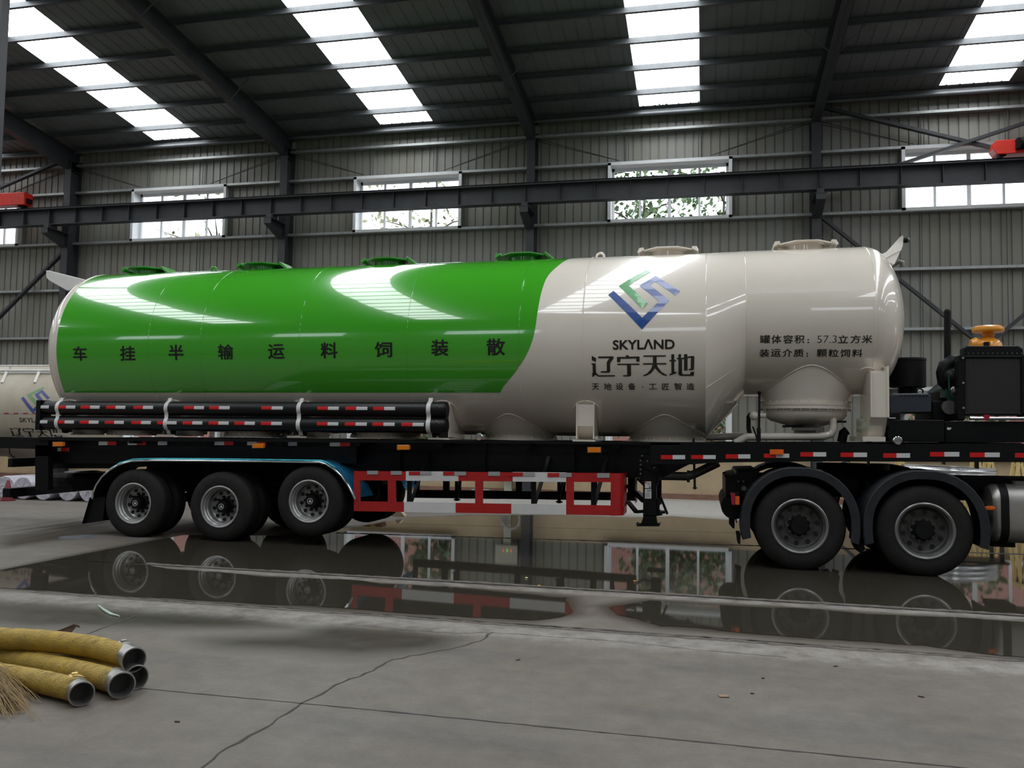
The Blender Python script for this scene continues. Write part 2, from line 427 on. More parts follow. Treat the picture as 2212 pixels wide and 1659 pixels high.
    cn = ramp(n2.outputs['Fac'], .30, (0, 0, 0), .62, (.9, .9, .9)); L(cn.outputs['Color'], cm.inputs[1])
    cc = mix(cm.outputs[0], cc, ramp(n3.outputs['Fac'], .3, (.25, .23, .21), .7, (.34, .32, .295)).outputs['Color'])
    L(mix(dz.outputs['Result'], cc, dry_window_lit), b.inputs['Base Color'])
    rg = nt.nodes.new('ShaderNodeMapRange'); rg.inputs['To Min'].default_value = .62; rg.inputs['To Max'].default_value = .30
    L(mm.outputs[0], rg.inputs['Value']); L(rg.outputs['Result'], b.inputs['Roughness'])
    bp = nt.nodes.new('ShaderNodeBump'); bp.inputs['Strength'].default_value = .18; bp.inputs['Distance'].default_value = .01
    L(n2.outputs['Fac'], bp.inputs['Height']); L(bp.outputs['Normal'], b.inputs['Normal'])
    me.materials.append(m)
    o = bpy.data.objects.new('floor', me); S.collection.objects.link(o); o['kind'] = 'structure'
    return o
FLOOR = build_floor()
JOINT = mat('dirt_filled_joint', (0.045, 0.040, 0.036), 0.85, noise=0.4, nscale=14)
LIPC = mat('crumbling_joint_edge', (0.12, 0.105, 0.092), 0.85, noise=0.35, nscale=12, bump=0.4, bscale=30)
def strip(name, pts, w, m, z=0.0015, wob=0.0, h=0.0, seed=3):
    rnd = random.Random(seed); mb = MB(); pts = [Vector((p[0], p[1])) for p in pts]; fine = []
    for a, b in zip(pts, pts[1:]):
        k = max(1, int((b-a).length/0.07))
        for j in range(k): fine.append(a.lerp(b, j/k))
    fine.append(pts[-1]); vs = []; fs = []
    for i, p in enumerate(fine):
        d = (fine[min(i+1, len(fine)-1)]-fine[max(0, i-1)]).normalized(); n = Vector((-d.y, d.x))
        q = n*rnd.uniform(-wob, wob); ww = w*(1+rnd.uniform(-.45, .45)*(1 if wob else 0.2))/2
        p = p+q
        vs += [(p.x-n.x*ww, p.y-n.y*ww, z), (p.x, p.y, z+h*rnd.uniform(.5, 1)), (p.x+n.x*ww, p.y+n.y*ww, z)]
        if i: k = 3*i; fs += [(k-3, k-2, k+1, k), (k-2, k-1, k+2, k+1)]
    mb.add(vs, fs); o = mb.build(name, m, FLOOR, fix=False); return o
strip('joint_edge', [(-6.4, LIP1+.03), (-2, LIP1+.035), (3, LIP1-.015), (9, LIP1-.12)], .055, LIPC, .002, .012, .016, 5)
strip('joint_edge', [(-6.35, LIP2-.045), (-2, LIP2-.05), (3, LIP2-.09), (9, LIP2-.2)], .05, LIPC, .002, .012, .012, 6)
strip('expansion_joint', [(-6.4, LIP1-.02), (-2, LIP1-.015), (3, LIP1-.06), (9, LIP1-.17)], .035, JOINT, .006, .008, .0, 7)
strip('expansion_joint', [(-6.35, LIP2+.0), (-2, LIP2-.0), (3, LIP2-.05), (9, LIP2-.15)], .022, JOINT, .006, .008, .0, 8)
strip('expansion_joint', [G(300, 1487).xy, G(700, 1524).xy, G(1300, 1582).xy, G(2212, 1672).xy, (4.0, 4.45)], .014, JOINT, .0015, .003, 0, 9)
strip('expansion_joint', [(xj, LIP2-.9), (xj, 10.95), (xj, 16.0)], .02, JOINT, .0035, .003, 0, 10)
strip('expansion_joint', [G(0, 1175).xy, G(370, 1098).xy], .02, JOINT, .0015, .003, 0, 11)
strip('expansion_joint', [G(180, 1373).xy, G(292, 1330).xy], .016, JOINT, .0015, .004, 0, 12)
strip('expansion_joint', [(-5.6, 12.33), (-2.9, 12.63), (.56, 13.02), (5.5, 13.5)], .10, JOINT, .004, .004, 0, 13)
strip('expansion_joint', [(-5.2, 13.9), (-3.2, 14.15), (1.0, 14.68), (5.5, 15.2)], .02, JOINT, .004, .004, 0, 14)
strip('floor_crack', [G(x, y).xy for x, y in [(1062, 1366), (1035, 1385), (975, 1402), (925, 1410), (850, 1425), (790, 1455), (725, 1480), (690, 1500), (640, 1528), (622, 1540), (585, 1565), (540, 1590), (488, 1616), (455, 1640), (430, 1662)]], .016, JOINT, .0015, .014, 0, 15)
strip('floor_crack', [G(x, y).xy for x, y in [(740, 1347), (860, 1360), (985, 1368), (1062, 1366), (1330, 1385), (1500, 1403), (1700, 1420)]], .006, JOINT, .0012, .008, 0, 16)
# puddles
WATERLAB = {'A': ('broad mirror-like puddle spreading under the trailer and the tractor wheels', {17, 18}),
            'B': ('long shallow puddle between two floor joints below the red and white side guard', {0, 13, 14}),
            'C': ('dark puddle between two floor joints in front of the tractor wheels', set())}
for k in 'ABC':
    pl = ragged(PUD[k], .07, .06, ord(k), WATERLAB[k][1])
    mb = MB(); tri = tessellate_polygon([[Vector((p[0], p[1], 0)) for p in pl]])
    mb.add([(p[0], p[1], .0028) for p in pl], [tuple(t) for t in tri])
    o = mb.build('puddle', WATER); tag(o, WATERLAB[k][0], 'puddle')

# --- corrugated sheets
def sheet_ribs(mb, x0, x1, edges, pitch=0.224, depth=0.028, phase=0.0):
    """Ribbed sheet between x0 and x1; edges(x) gives the list of quads' (P, Q) ends, with P/Q functions of depth."""
    k0 = math.floor((x0-phase)/pitch); xs = []
    k = k0
    while True:
        b = phase+k*pitch
        for dx, dd in ((0, 0), (pitch-.046, 0), (pitch-.036, 1), (pitch-.010, 1)):
            x = b+dx
            if x0 <= x <= x1: xs.append((x, dd*depth))
        if b > x1: break
        k += 1
    xs = [(x0, 0.0)]+[q for q in xs if x0+1e-4 < q[0] < x1-1e-4]+[(x1, 0.0)]
    n = len(xs)
    for (P, Q) in edges:
        vs = [P(x, d) for x, d in xs]+[Q(x, d) for x, d in xs]
        mb.add(vs, [(i, i+1, n+i+1, n+i) for i in range(n-1)])
WINH = 1.525                       # half width of a window
HEAD_HI, SILL_HI, HEAD_LO, SILL_LO = 8.665, 7.17, 2.80, 1.21
mb = MB(); zt = roofz(21.85)-.02
prev = XL
def vq(z0, z1): return (lambda x, d: (x, 21.83+d, z0), lambda x, d: (x, 21.83+d, z1))
for i in range(-3, 7):
    c = bayc(i); a, b = c-WINH, c+WINH
    if a > prev: sheet_ribs(mb, prev, a, [vq(SILL_LO-.06, zt)])
    sheet_ribs(mb, a, b, [vq(HEAD_HI, zt), vq(HEAD_LO, SILL_HI)])
    prev = b
sheet_ribs(mb, prev, XR, [vq(SILL_LO-.06, zt)])
struct('wall_back', mb, SHEET, fix=False)
mb = MB(); mb.box(XL, XR, 21.78, 22.12, 0, SILL_LO)
struct('wall_back_plinth', mb, PLINTH)
mb = MB(); mb.box(XL, XR, 21.70, 21.79, 0, .13)
struct('baseboard_back', mb, BRICKRED)
# end walls and the wall behind the photographer
mb = MB(); mb.box(XL-.1, XL, YFRONT, 22.1, 0, 11.6); struct('wall_left', mb, SHEET)
mb = MB(); mb.box(XR, XR+.1, YFRONT, 22.1, 0, 11.6); struct('wall_right', mb, SHEET)
mb = MB(); prev = XL; zt2 = roofz(YFRONT)
for i in range(-3, 7):
    c = bayc(i); a, b = c-WINH, c+WINH
    mb.box(prev, a, YFRONT-.08, YFRONT, 0, zt2)
    mb.box(a, b, YFRONT-.08, YFRONT, 0, SILL_HI); mb.box(a, b, YFRONT-.08, YFRONT, HEAD_HI, zt2)
    prev = b
mb.box(prev, XR, YFRONT-.08, YFRONT, 0, zt2)
struct('wall_front', mb, SHEET)
# --- roof sheet with gaps for the translucent strips
SKW = 0.76
mb = MB(); prev = XL
def rq(y0, y1): return (lambda x, d: (x, y0, roofz(y0)+d), lambda x, d: (x, y1, roofz(y1)+d))
bands = [(22.3, RIDGE), (RIDGE, YFRONT-.2)]
EY = (21.45, RIDGE, RIDGE, -1.0)
for i in range(-3, 7):
    a, b = bayc(i)-SKW, bayc(i)+SKW
    sheet_ribs(mb, prev, a, [rq(*q) for q in bands], 0.30, 0.013)
    sheet_ribs(mb, a, b, [rq(22.3, EY[0]), rq(EY[3], YFRONT-.2)], 0.30, .013)
    prev = b
sheet_ribs(mb, prev, XR, [rq(*q) for q in bands], 0.30, 0.013)
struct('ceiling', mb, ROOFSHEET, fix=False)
wn_ = [0]
def wname():
    wn_[0] += 1; return 'window_%d' % wn_[0]
for i in range(-3, 7):
    for y0, y1 in ((EY[0], EY[1]), (EY[2], EY[3])):
        mb = MB(); a, b = bayc(i)-SKW, bayc(i)+SKW
        mb.add([(a, y0, roofz(y0)+.035), (b, y0, roofz(y0)+.035), (b, y1, roofz(y1)+.035), (a, y1, roofz(y1)+.035)], [(0, 1, 2, 3)])
        struct(wname(), mb, SKYMAT)
# --- purlins (one long section each) and girts
def zsec(mb, x0, x1, y, z, h=.16, fl=.065):
    mb.box(x0, x1, y-.003, y+.003, z-h, z); mb.box(x0, x1, y, y+fl, z-.005, z); mb.box(x0, x1, y-fl, y, z-h, z-h+.005); mb.box(x0, x1, y-fl, y-fl+.004, z-h, z-h+.02)
PY = [21.62]+[20.58-1.135*k for k in range(0, 25)]
for y in PY:
    if y < YFRONT+.2: continue
    mb = MB(); zsec(mb, XL, XR, y, roofz(y)-.004); struct('roof_purlin', mb, PURLIN)
for z in (9.54, 8.70, 7.136, 5.709, 4.253, 2.84):
    mb = MB()
    mb.box(XL, XR, 21.620, 21.628, z-.035, z+.03); mb.box(XL, XR, 21.625, 21.81, z-.035, z-.029)
    mb.box(XL, XR, 21.80, 21.812, z-.035, z+.03); struct('wall_girt', mb, GALV)
# eave strut: pale tube along the top of the wall
mb = MB(); mb.cyl((XL, 21.55, 9.93), (XR, 21.55, 9.93), .055, n=12); struct('eave_beam', mb, PURLIN, smooth=40)
# sag rods and diagonal ties between the girts
mb = MB()
for i in range(-3, 7):
    x0 = COL0+BAY*i
    for t in (.36, .62):
        x = x0+BAY*t
        mb.cyl((x, 21.70, 8.73), (x, 21.70, 9.5), .008, n=6); mb.cyl((x, 21.70, 2.9), (x, 21.70, 7.1), .008, n=6); mb.cyl((x+.07, 21.70, 8.73), (x+.07, 21.70, 9.5), .008, n=6)
    for sx, ex in ((.13, 2.4), (BAY-.02, BAY-2.4)):
        for dz in (0, .07): mb.cyl((x0+sx, 21.63, 9.50-dz), (x0+ex, 21.63, 8.76), .009, n=6)
struct('wall_tie_trim', mb, FRAME_G)

# --- windows in the back wall
def window(c, z0, z1):
    o = thing(wname(), None, None, (c, 21.95, z0), kind='structure')
    a, b = c-WINH, c+WINH; mb = MB()
    for p in ((a, a+.03), (b-.03, b)): mb.box(p[0], p[1], 21.66, 22.0, z0, z1)
    mb.box(a, b, 21.66, 22.0, z0, z0+.03); mb.box(a, b, 21.66, 22.0, z1-.03, z1)
    for p in ((a-.05, a+.03), (b-.03, b+.05)): mb.box(p[0], p[1], 21.60, 21.66, z0-.04, z1+.04)
    mb.box(a-.05, b+.05, 21.60, 21.66, z0-.05, z0+.03); mb.box(a-.05, b+.05, 21.60, 21.66, z1-.03, z1+.05)
    for x in (a+.03, b-.09): mb.box(x, x+.06, 21.92, 21.98, z0+.03, z1-.03)
    mb.box(a+.03, b-.03, 21.92, 21.98, z0+.03, z0+.09); mb.box(a+.03, b-.03, 21.92, 21.98, z1-.11, z1-.03)
    for t in (.25, .5, .75):
        x = a+(b-a)*t; w = .045 if t == .5 else .028
        mb.box(x-w, x+w, 21.925, 21.975, z0+.09, z1-.11)
    mb.build('window_frame', WHITE_P, o, fix=False)
    g = MB(); g.add([(a+.09, 21.95, z0+.09), (b-.09, 21.95, z0+.09), (b-.09, 21.95, z1-.11), (a+.09, 21.95, z1-.11)], [(0, 1, 2, 3)])
    g.build('pane', GLASS, o)
for i in range(-1, 5): window(bayc(i), SILL_HI, HEAD_HI)
for i in range(-1, 5): window(bayc(i), SILL_LO, HEAD_LO)

# --- steel columns, rafters, crane beam, bracing
COLLAB = {-1: 'dark steel column beyond the left edge of the braced bay', 0: 'dark steel column behind the rear end of the green tank, leftmost in view', 1: 'dark steel column rising behind the green tank between two windows, second from left',
          2: 'dark steel column above the right end of the green paint, third from left', 3: 'dark steel column behind the cream front of the tank, rightmost in view', 4: 'dark steel column beyond the right end of the cross-braced bay'}
RAFLAB = {-1: 'dark roof rafter beyond the left edge', 0: 'dark sloping roof rafter at the upper left corner, meeting the leftmost column', 1: 'dark sloping roof rafter running up left from the second column', 2: 'dark sloping roof rafter above the third column', 3: 'dark steep roof rafter above the column by the cross bracing', 4: 'dark roof rafter beyond the right edge'}
def column(i):
    x = COL0+BAY*i; xc = x+.11
    o = thing('steel_column', COLLAB[i], 'column', (xc, 21.5, 0), 'portal frame columns')
    mb = MB(); zc = roofz(YF)-.5
    mb.box(x, x+.22, YF, YF+.014, 0, zc); mb.box(x, x+.22, 21.75, 21.764, 0, zc+.05); mb.box(xc-.006, xc+.006, YF+.014, 21.75, 0, zc)
    mb.build('shaft', FRAME_G, o)
    mb = MB()
    mb.prism([(YF, 7.36), (20.50, 7.36), (20.50, 7.20), (YF, 6.94)], 'X', xc-.006, xc+.006)
    mb.box(x-.02, x+.24, 20.48, YF, 7.345, 7.36); mb.box(x+.0, x+.22, 20.49, 20.50, 7.20, 7.345)
    vs = [(x, 20.5, 7.20), (x+.22, 20.5, 7.20), (x+.22, YF, 6.94), (x, YF, 6.94)]; mb.add(vs, [(0, 1, 2, 3)])
    mb.box(x+.03, x+.19, 20.55, 20.9, 7.36, 7.47)
    mb.build('crane_corbel', FRAME_G, o)
def rafter(i):
    xc = COL0+BAY*i+.11
    o = thing('roof_rafter', RAFLAB[i], 'rafter', (xc, 21.5, 9.6), 'portal frame rafters')
    for nm, ys in (('rafter_web', None), ('rafter_flange', None)):
        mb = MB()
        pts = [(21.75, .62), (17.5, .46), (RIDGE, .46), (-3.5, .46), (YFRONT, .62)]
        up = [(y, roofz(y)-.165) for y, d in pts]; lo = [(y, roofz(y)-.165-d) for y, d in pts]
        if nm == 'rafter_web':
            for k in range(4):
                mb.prism([up[k], up[k+1], lo[k+1], lo[k]], 'X', xc-.006, xc+.006)
        else:
            for k in range(4):
                for q, dz in ((up, -.012), (lo, .012)):
                    mb.prism([q[k], q[k+1], (q[k+1][0], q[k+1][1]+dz), (q[k][0], q[k][1]+dz)], 'X', xc-.11, xc+.11)
        mb.build(nm, FRAME_G, o)
    for y in PY[3:12:3]:             # fly braces from the rafter's lower flange up to the purlins
        for s in (-1, 1):
            mb = MB(); zz = roofz(y); d = .46 if y < 17.5 else .55
            mb.bar((xc+s*.1, y, zz-.165-d+.02), (xc+s*.62, y, zz-.15), .045, .006); mb.build('fly_brace', FRAME_G, o)
for i in range(-1, 5): column(i); rafter(i)
o = thing('runway_beam', 'long dark steel crane runway beam crossing in front of the upper windows', 'beam', (0, 20.75, 7.47))
mb = MB(); mb.box(-38, 29, 20.57, 20.93, 7.925, 7.945); mb.box(-38, 29, 20.62, 20.88, 7.475, 7.49); mb.box(-38, 29, 20.745, 20.757, 7.49, 7.925); mb.build('girder', FRAME_G, o)
mb = MB(); mb.box(-38, 29, 20.72, 20.78, 7.945, 8.03); mb.build('crane_rail', BLACK_M, o)
mb = MB()
for i in range(-4, 8):
    for k in range(8):
        x = COL0+BAY*i+.11+.892*k; mb.box(x-.006, x+.006, 20.64, 20.745, 7.49, 7.925)
mb.build('stiffener_plates', FRAME_G, o)
def brace(a, b, lab, w=.13):
    mb = MB(); mb.bar(a, b, w, w*.55); o = mb.build('cross_brace', FRAME_G); tag(o, lab, 'brace', 'wall cross bracing')
b0, b1 = 2.86, 2.58+BAY-.03
brace((b0, 21.56, 9.80), (b1, 21.56, 7.55), 'dark diagonal brace sloping down right, above the runway beam at right')
brace((b0, 21.47, 7.68), (b1, 21.47, 9.78), 'dark diagonal brace sloping up right across the window by the red crane carriage')
brace((b0, 21.56, 7.02), (b1, 21.56, .85), 'dark diagonal brace sloping down right behind the front head of the tank')
brace((b0, 21.47, .62), (b1, 21.47, 6.68), 'dark diagonal brace rising right behind the radiator and yellow cap')
l0, l1 = COL0-BAY+.26, COL0-.05
brace((l0, 21.56, 7.55), (l1, 21.56, 9.80), 'dark diagonal brace above the red crane carriage at the left edge')
brace((l0, 21.47, .8), (l1, 21.47, 6.85), 'dark diagonal brace rising right to the column behind the tank rear')
# crane end carriages on the rail
o = thing('crane_carriage', 'red crane end carriage on the runway beam at the left edge', 'crane carriage', (-20.6, 20.75, 8.03))
mb = MB(); mb.box(-22.2, -19.56, 20.58, 20.92, 8.10, 8.475); mb.build('end_box', RED_C, o, bevel=.012)
mb = MB(); mb.cyl((-19.75, 20.66, 8.135), (-19.75, 20.84, 8.135), .10, n=24); mb.build('wheel', BLACK_M, o, smooth=40)
mb = MB(); mb.cyl((-21.9, 20.66, 8.135), (-21.9, 20.84, 8.135), .10, n=24); mb.build('wheel', BLACK_M, o, smooth=40)
mb = MB(); mb.box(-19.56, -19.50, 20.66, 20.84, 8.16, 8.30); mb.build('buffer', BLACK_M, o)
o = thing('crane_carriage', 'red crane end carriage with black drive motor on the runway beam at right', 'crane carriage', (7.2, 20.75, 8.03))
mb = MB(); mb.prism([(6.40, 8.20), (6.46, 8.40), (9.2, 8.40), (9.2, 8.08), (6.48, 8.08)], 'Y', 20.58, 20.92); mb.build('end_box', RED_C, o, bevel=.012)
for x in (6.62, 8.9):
    mb = MB(); mb.cyl((x, 20.66, 8.135), (x, 20.84, 8.135), .10, n=24); mb.build('wheel', BLACK_M, o, smooth=40)
mb = MB(); mb.cyl((6.90, 20.42, 8.26), (7.06, 20.42, 8.26), .10, n=18); mb.cyl((7.06, 20.42, 8.27), (7.62, 20.42, 8.36), .135, n=20); mb.box(6.85, 7.05, 20.42, 20.58, 8.15, 8.38); mb.build('drive_motor', BLACK_M, o, smooth=40)
# slim dark post at the left edge
mb = MB(); x = U(14, 0, 12.0).x-.004
mb.box(x-.16, x, 11.92, 12.08, 0, roofz(12)-.2); o = mb.build('hall_post', FRAME_G); tag(o, 'slim dark steel post cutting the upper left corner', 'post')
# outside: brick fence, ground and trees seen through the panes
mb = MB(); mb.box(-60, 60, 22.3, 80, -.2, -.05); o = mb.build('outside_ground', mat('bare_earth', (0.18, 0.15, 0.11), 0.9, noise=0.3, nscale=1)); o['kind'] = 'structure'
def brick_mat():
    m = bpy.data.materials.new('pink_brickwork'); m.use_nodes = True; nt = m.node_tree; b = nt.nodes['Principled BSDF']
    tc = nt.nodes.new('ShaderNodeTexCoord'); mp = nt.nodes.new('ShaderNodeMapping'); mp.inputs['Rotation'].default_value = (math.radians(90), 0, 0)
    br = nt.nodes.new('ShaderNodeTexBrick'); br.inputs['Scale'].default_value = 3.2
    br.inputs['Color1'].default_value = (0.42, 0.17, 0.14, 1); br.inputs['Color2'].default_value = (0.34, 0.13, 0.11, 1); br.inputs['Mortar'].default_value = (0.35, 0.27, 0.24, 1)
    nt.links.new(tc.outputs['Object'], mp.inputs['Vector']); nt.links.new(mp.outputs['Vector'], br.inputs['Vector']); nt.links.new(br.outputs['Color'], b.inputs['Base Color'])
    return m
mb = MB(); mb.box(-45, 35, 33, 33.3, -.1, 6.4); o = mb.build('outside_wall', brick_mat()); o['kind'] = 'structure'
def tree(x, y, h, r, n, lab, leafm, zc, seed, spread=1.0):
    rnd = random.Random(seed); o = thing('tree', lab, 'tree', (x, y, 0), 'trees behind the hall')
    mb = MB(); mb.tube([(x, y, -.1), (x+.1, y, h*.35), (x-.1, y+.1, h*.65), (x, y, h*.95)], [.16, .12, .08, .03], 8)
    for k in range(14):
        t = rnd.uniform(.12, .9); a = rnd.uniform(0, 6.28); L = r*rnd.uniform(.6, 1.1)
        p = Vector((x, y, h*t)); mb.tube([p, p+Vector((math.cos(a)*L*.5, math.sin(a)*L*.5, L*.35)), p+Vector((math.cos(a)*L, math.sin(a)*L, L*.5))], [.05, .03, .008], 5)
    mb.build('trunk', BARK, o, smooth=60)
    mb = MB()
    for k in range(n):
        a = rnd.uniform(0, 6.28); u = rnd.random()**.5*r; c = Vector((x+math.cos(a)*u, y+math.sin(a)*u*.8, zc+rnd.gauss(0, 1)*h*.21*spread))
        for q in range(3):
            p = c+Vector((rnd.gauss(0, .16), rnd.gauss(0, .16), rnd.gauss(0, .16))); s_ = rnd.uniform(.06, .15)
            d1 = Vector((rnd.gauss(0, 1), rnd.gauss(0, 1), rnd.gauss(0, 1))).normalized(); d2 = d1.cross(Vector((rnd.gauss(0, 1), rnd.gauss(0, 1), rnd.gauss(0, 1)))).normalized()
            mb.add([p-d1*s_, p+d2*s_*.6, p+d1*s_, p-d2*s_*.6], [(0, 1, 2, 3)])
    mb.build('foliage', leafm, o, fix=False)
tree(-1.9, 28.0, 10.8, 1.8, 560, 'leafy green tree outside the window above the company logo', LEAF, 8.7, 1, .8)
tree(.75, 31.0, 11.2, 1.2, 260, 'second leafy tree outside, at the right side of the logo window', LEAF, 9.2, 2, .9)
tree(-9.6, 28.6, 10.8, 2.4, 260, 'sparse tree outside the window above the middle of the green tank', mat('pale_leaves', (0.30, 0.30, 0.17), 0.6, noise=0.3), 8.4, 3)
tree(-17.8, 28.0, 9.4, 2.2, 160, 'sparse tree outside the second window from the left', MATS['pale_leaves'], 7.6, 4)
tree(-7.6, 24.4, 4.2, 1.3, 420, 'low shrubby tree outside, seen only mirrored in the puddle by the trailer wheels', LEAF, 2.0, 5)
tree(-.8, 24.2, 4.0, 1.5, 520, 'low shrubby tree outside, mirrored in the puddle by the landing leg', LEAF, 1.8, 6)
tree(6.2, 24.4, 4.2, 1.5, 380, 'low shrubby tree outside, mirrored behind the tractor wheel', LEAF, 1.7, 7)
# ================================================================== THE GREEN AND CREAM TANK TRAILER
C = 12.13; RM, ZM = 1.2946, 2.888; RF, ZFR = 1.014, 3.187
def tz(x): return .0053*x
TR = thing('tank_trailer', 'long green and cream bulk feed tank semi-trailer with large lettering on its side', 'trailer', (-3.4, C, 0))
def quad(mb, pts, Y0, Y1):           # a flat outline seen at distance Y0, given depth to Y1
    mb.prism([(U(x, y, Y0).x, U(x, y, Y0).z) for x, y in pts], 'Y', Y0, Y1); return mb
def rect(mb, x0, y0, x1, y1, Y0, Y1): return quad(mb, [(x0, y0), (x1, y0), (x1, y1), (x0, y1)], Y0, Y1)
def hit(px, py, R=RM, zc0=ZM, Cy=C, tilt=tz):
    d = ray(px, py); x = 0.0
    for _ in range(4):
        zc = zc0+tilt(x); oz = CAMH-zc
        a = d.y*d.y+d.z*d.z; b = 2*(-Cy*d.y+oz*d.z); c = Cy*Cy+oz*oz-R*R; D = max(0, b*b-4*a*c)
        t = (-b-math.sqrt(D))/(2*a); x = d.x*t
    return x, math.atan2(CAMH+d.z*t-zc, Cy-d.y*t)
def on(x, th, R=RM, zc0=ZM, off=0.0, Cy=C, tilt=tz):
    return (x, Cy-(R+off)*math.cos(th), zc0+tilt(x)+(R+off)*math.sin(th))
xr = U(121, 783, 10.84).x-.05; xm = U(1525, 720, 10.84).x; xf0 = U(1612, 750, 11.12).x; xf1 = U(1893, 700, 11.12).x
HD = .5; N = 112
rings = [(xr-HD*math.cos(math.radians(a)), RM*math.sin(math.radians(a)), ZM) for a in (1, 8, 16, 24, 32, 40, 48, 56, 64, 72, 78, 84, 90)]
rings += [(xm, RM, ZM), (xf0, RF, ZFR), (xf1, RF, ZFR)]
rings += [(xf1+HD*math.sin(math.radians(a)), RF*math.cos(math.radians(a)), ZFR) for a in (6, 12, 18, 26, 34, 42, 50, 58, 66, 74, 82, 89)]
mb = MB(); vs = []
for x, r, z in rings:
    for i in range(N):
        t = 2*math.pi*i/N; vs.append((x, C-r*math.cos(t), z+tz(x)+r*math.sin(t)))
fs = [(k*N+i, k*N+(i+1) % N, (k+1)*N+(i+1) % N, (k+1)*N+i) for k in range(len(rings)-1) for i in range(N)]
fs += [tuple(range(N)), tuple(range((len(rings)-1)*N, len(rings)*N))]
mb.add(vs, fs); TANK = mb.build('tank_shell', CREAM, TR, smooth=22)
# green paint field
curve = [(1239.6, 556), (1206, 574), (1182, 597), (1170, 628), (1160, 682), (1157, 709), (1148.5, 742.6), (1133, 776), (1111, 807), (1077.6, 845.5)]
cp = sorted([(hit(x, y)[1], hit(x, y)[0]) for x, y in curve])
cp.append((math.radians(90), cp[-1][1]+.16))
thl = hit(600, 848)[1]; xg = U(121, 783, 10.84).x
def fx(th):
    if th > math.pi/2: th = math.pi-th
    if th <= cp[0][0]: return cp[0][1]
    for (a, xa), (b, xb) in zip(cp, cp[1:]):
        if a <= th <= b:
            t = (th-a)/(b-a+1e-9); return xa+(xb-xa)*t
    return cp[-1][1]
def fsm(th):                          # smoothed edge
    w = .035; return sum(fx(max(thl, min(math.pi-thl, th+q*w))) for q in (-2, -1, 0, 1, 2))/5
NT = 150; vs = []; fs = []
for k in range(NT+1):
    th = thl+(math.pi-2*thl)*k/NT
    vs += [on(xg, th, off=.0025), on((xg+fsm(th))/2, th, off=.0025), on(fsm(th), th, off=.0025)]
    if k: a = 3*k; fs += [(a-3, a-2, a+1, a), (a-2, a-1, a+2, a+1)]
mb = MB(); mb.add(vs, fs); GP = mb.build('green_livery', GREEN, TR, smooth=60)
# weld seams
seam_px = [(319, 742), (435, 705), (646, 729), (878, 727), (1120, 729), (1258, 709)]
for px, py in seam_px:
    mb = MB(); x0 = hit(px, py)[0]; n = 128
    for k in range(n):
        t0, t1 = 2*math.pi*k/n, 2*math.pi*(k+1)/n
        tm = (t0+t1)/2; tm = tm if tm < 1.5*math.pi else tm-2*math.pi
        mb.cur = 1 if (thl < tm < math.pi-thl and x0 < fsm(tm)) else 0
        q = [on(x0+dx, t, off=o_) for t in (t0, t1) for dx, o_ in ((-.008, .001), (-.004, .0065), (.004, .0065), (.008, .001))]
        mb.add(q, [(0, 4, 5, 1), (1, 5, 6, 2), (2, 6, 7, 3)])
    mb.build('weld_seam', [CREAM, GREEN], TR, smooth=50)
for x0, R_, z_ in ((xm, RM, ZM), (xf0, RF, ZFR), (xf1, RF, ZFR), (xr, RM, ZM)):
    mb = MB()
    for k in range(96):
        t0, t1 = 2*math.pi*k/96, 2*math.pi*(k+1)/96
        q = [on(x0+dx, t, R_, z_, o_) for t in (t0, t1) for dx, o_ in ((-.008, -.003), (0, .005), (.008, -.003))]
        mb.add(q, [(0, 3, 4, 1), (1, 4, 5, 2)])
    mb.build('weld_seam', CREAM, TR, smooth=50)

a_ = hit(1525, 838); b_ = hit(1609, 783, RF, ZFR); mb = MB(); mb.tube([on(a_[0], a_[1]), on(b_[0], b_[1], RF, ZFR)], .006, 6); mb.build('weld_seam', CREAM, TR)
# --- lettering
def glyph_mesh(body, bold=0.0):
    cu = bpy.data.curves.new('lettering', 'FONT'); cu.body = body; cu.size = 1.0; cu.offset = min(bold, 0); cu.resolution_u = 4
    ob = bpy.data.objects.new('lettering', cu); S.collection.objects.link(ob)
    bpy.context.view_layer.update()
    dg = bpy.context.evaluated_depsgraph_get()
    me = bpy.data.meshes.new_from_object(ob.evaluated_get(dg))
    bpy.data.objects.remove(ob); bpy.data.curves.remove(cu)
    b = bmesh.new(); b.from_mesh(me); bpy.data.meshes.remove(me)
    if bold > 0:                      # heavier strokes: a rim of width `bold` round every outline
        bmesh.ops.remove_doubles(b, verts=b.verts, dist=1e-5); bmesh.ops.triangulate(b, faces=b.faces)
        ed = [(e.verts[0].co.copy(), e.verts[1].co.copy()) for e in b.edges if len(e.link_faces) == 1]
        for p, q in ed:
            d = (q-p)
            if d.length < 1e-6: continue
            d.normalize(); n = Vector((-d.y, d.x, 0))*bold
            ring = [p-n, q-n, q+d.normalized()*bold*.7-n*.7, q+d*bold, q+d*bold*.7+n*.7, q+n, p+n, p-d*bold*.7+n*.7, p-d*bold, p-d*bold*.7-n*.7]
            b.faces.new([b.verts.new(v) for v in ring])
    return b
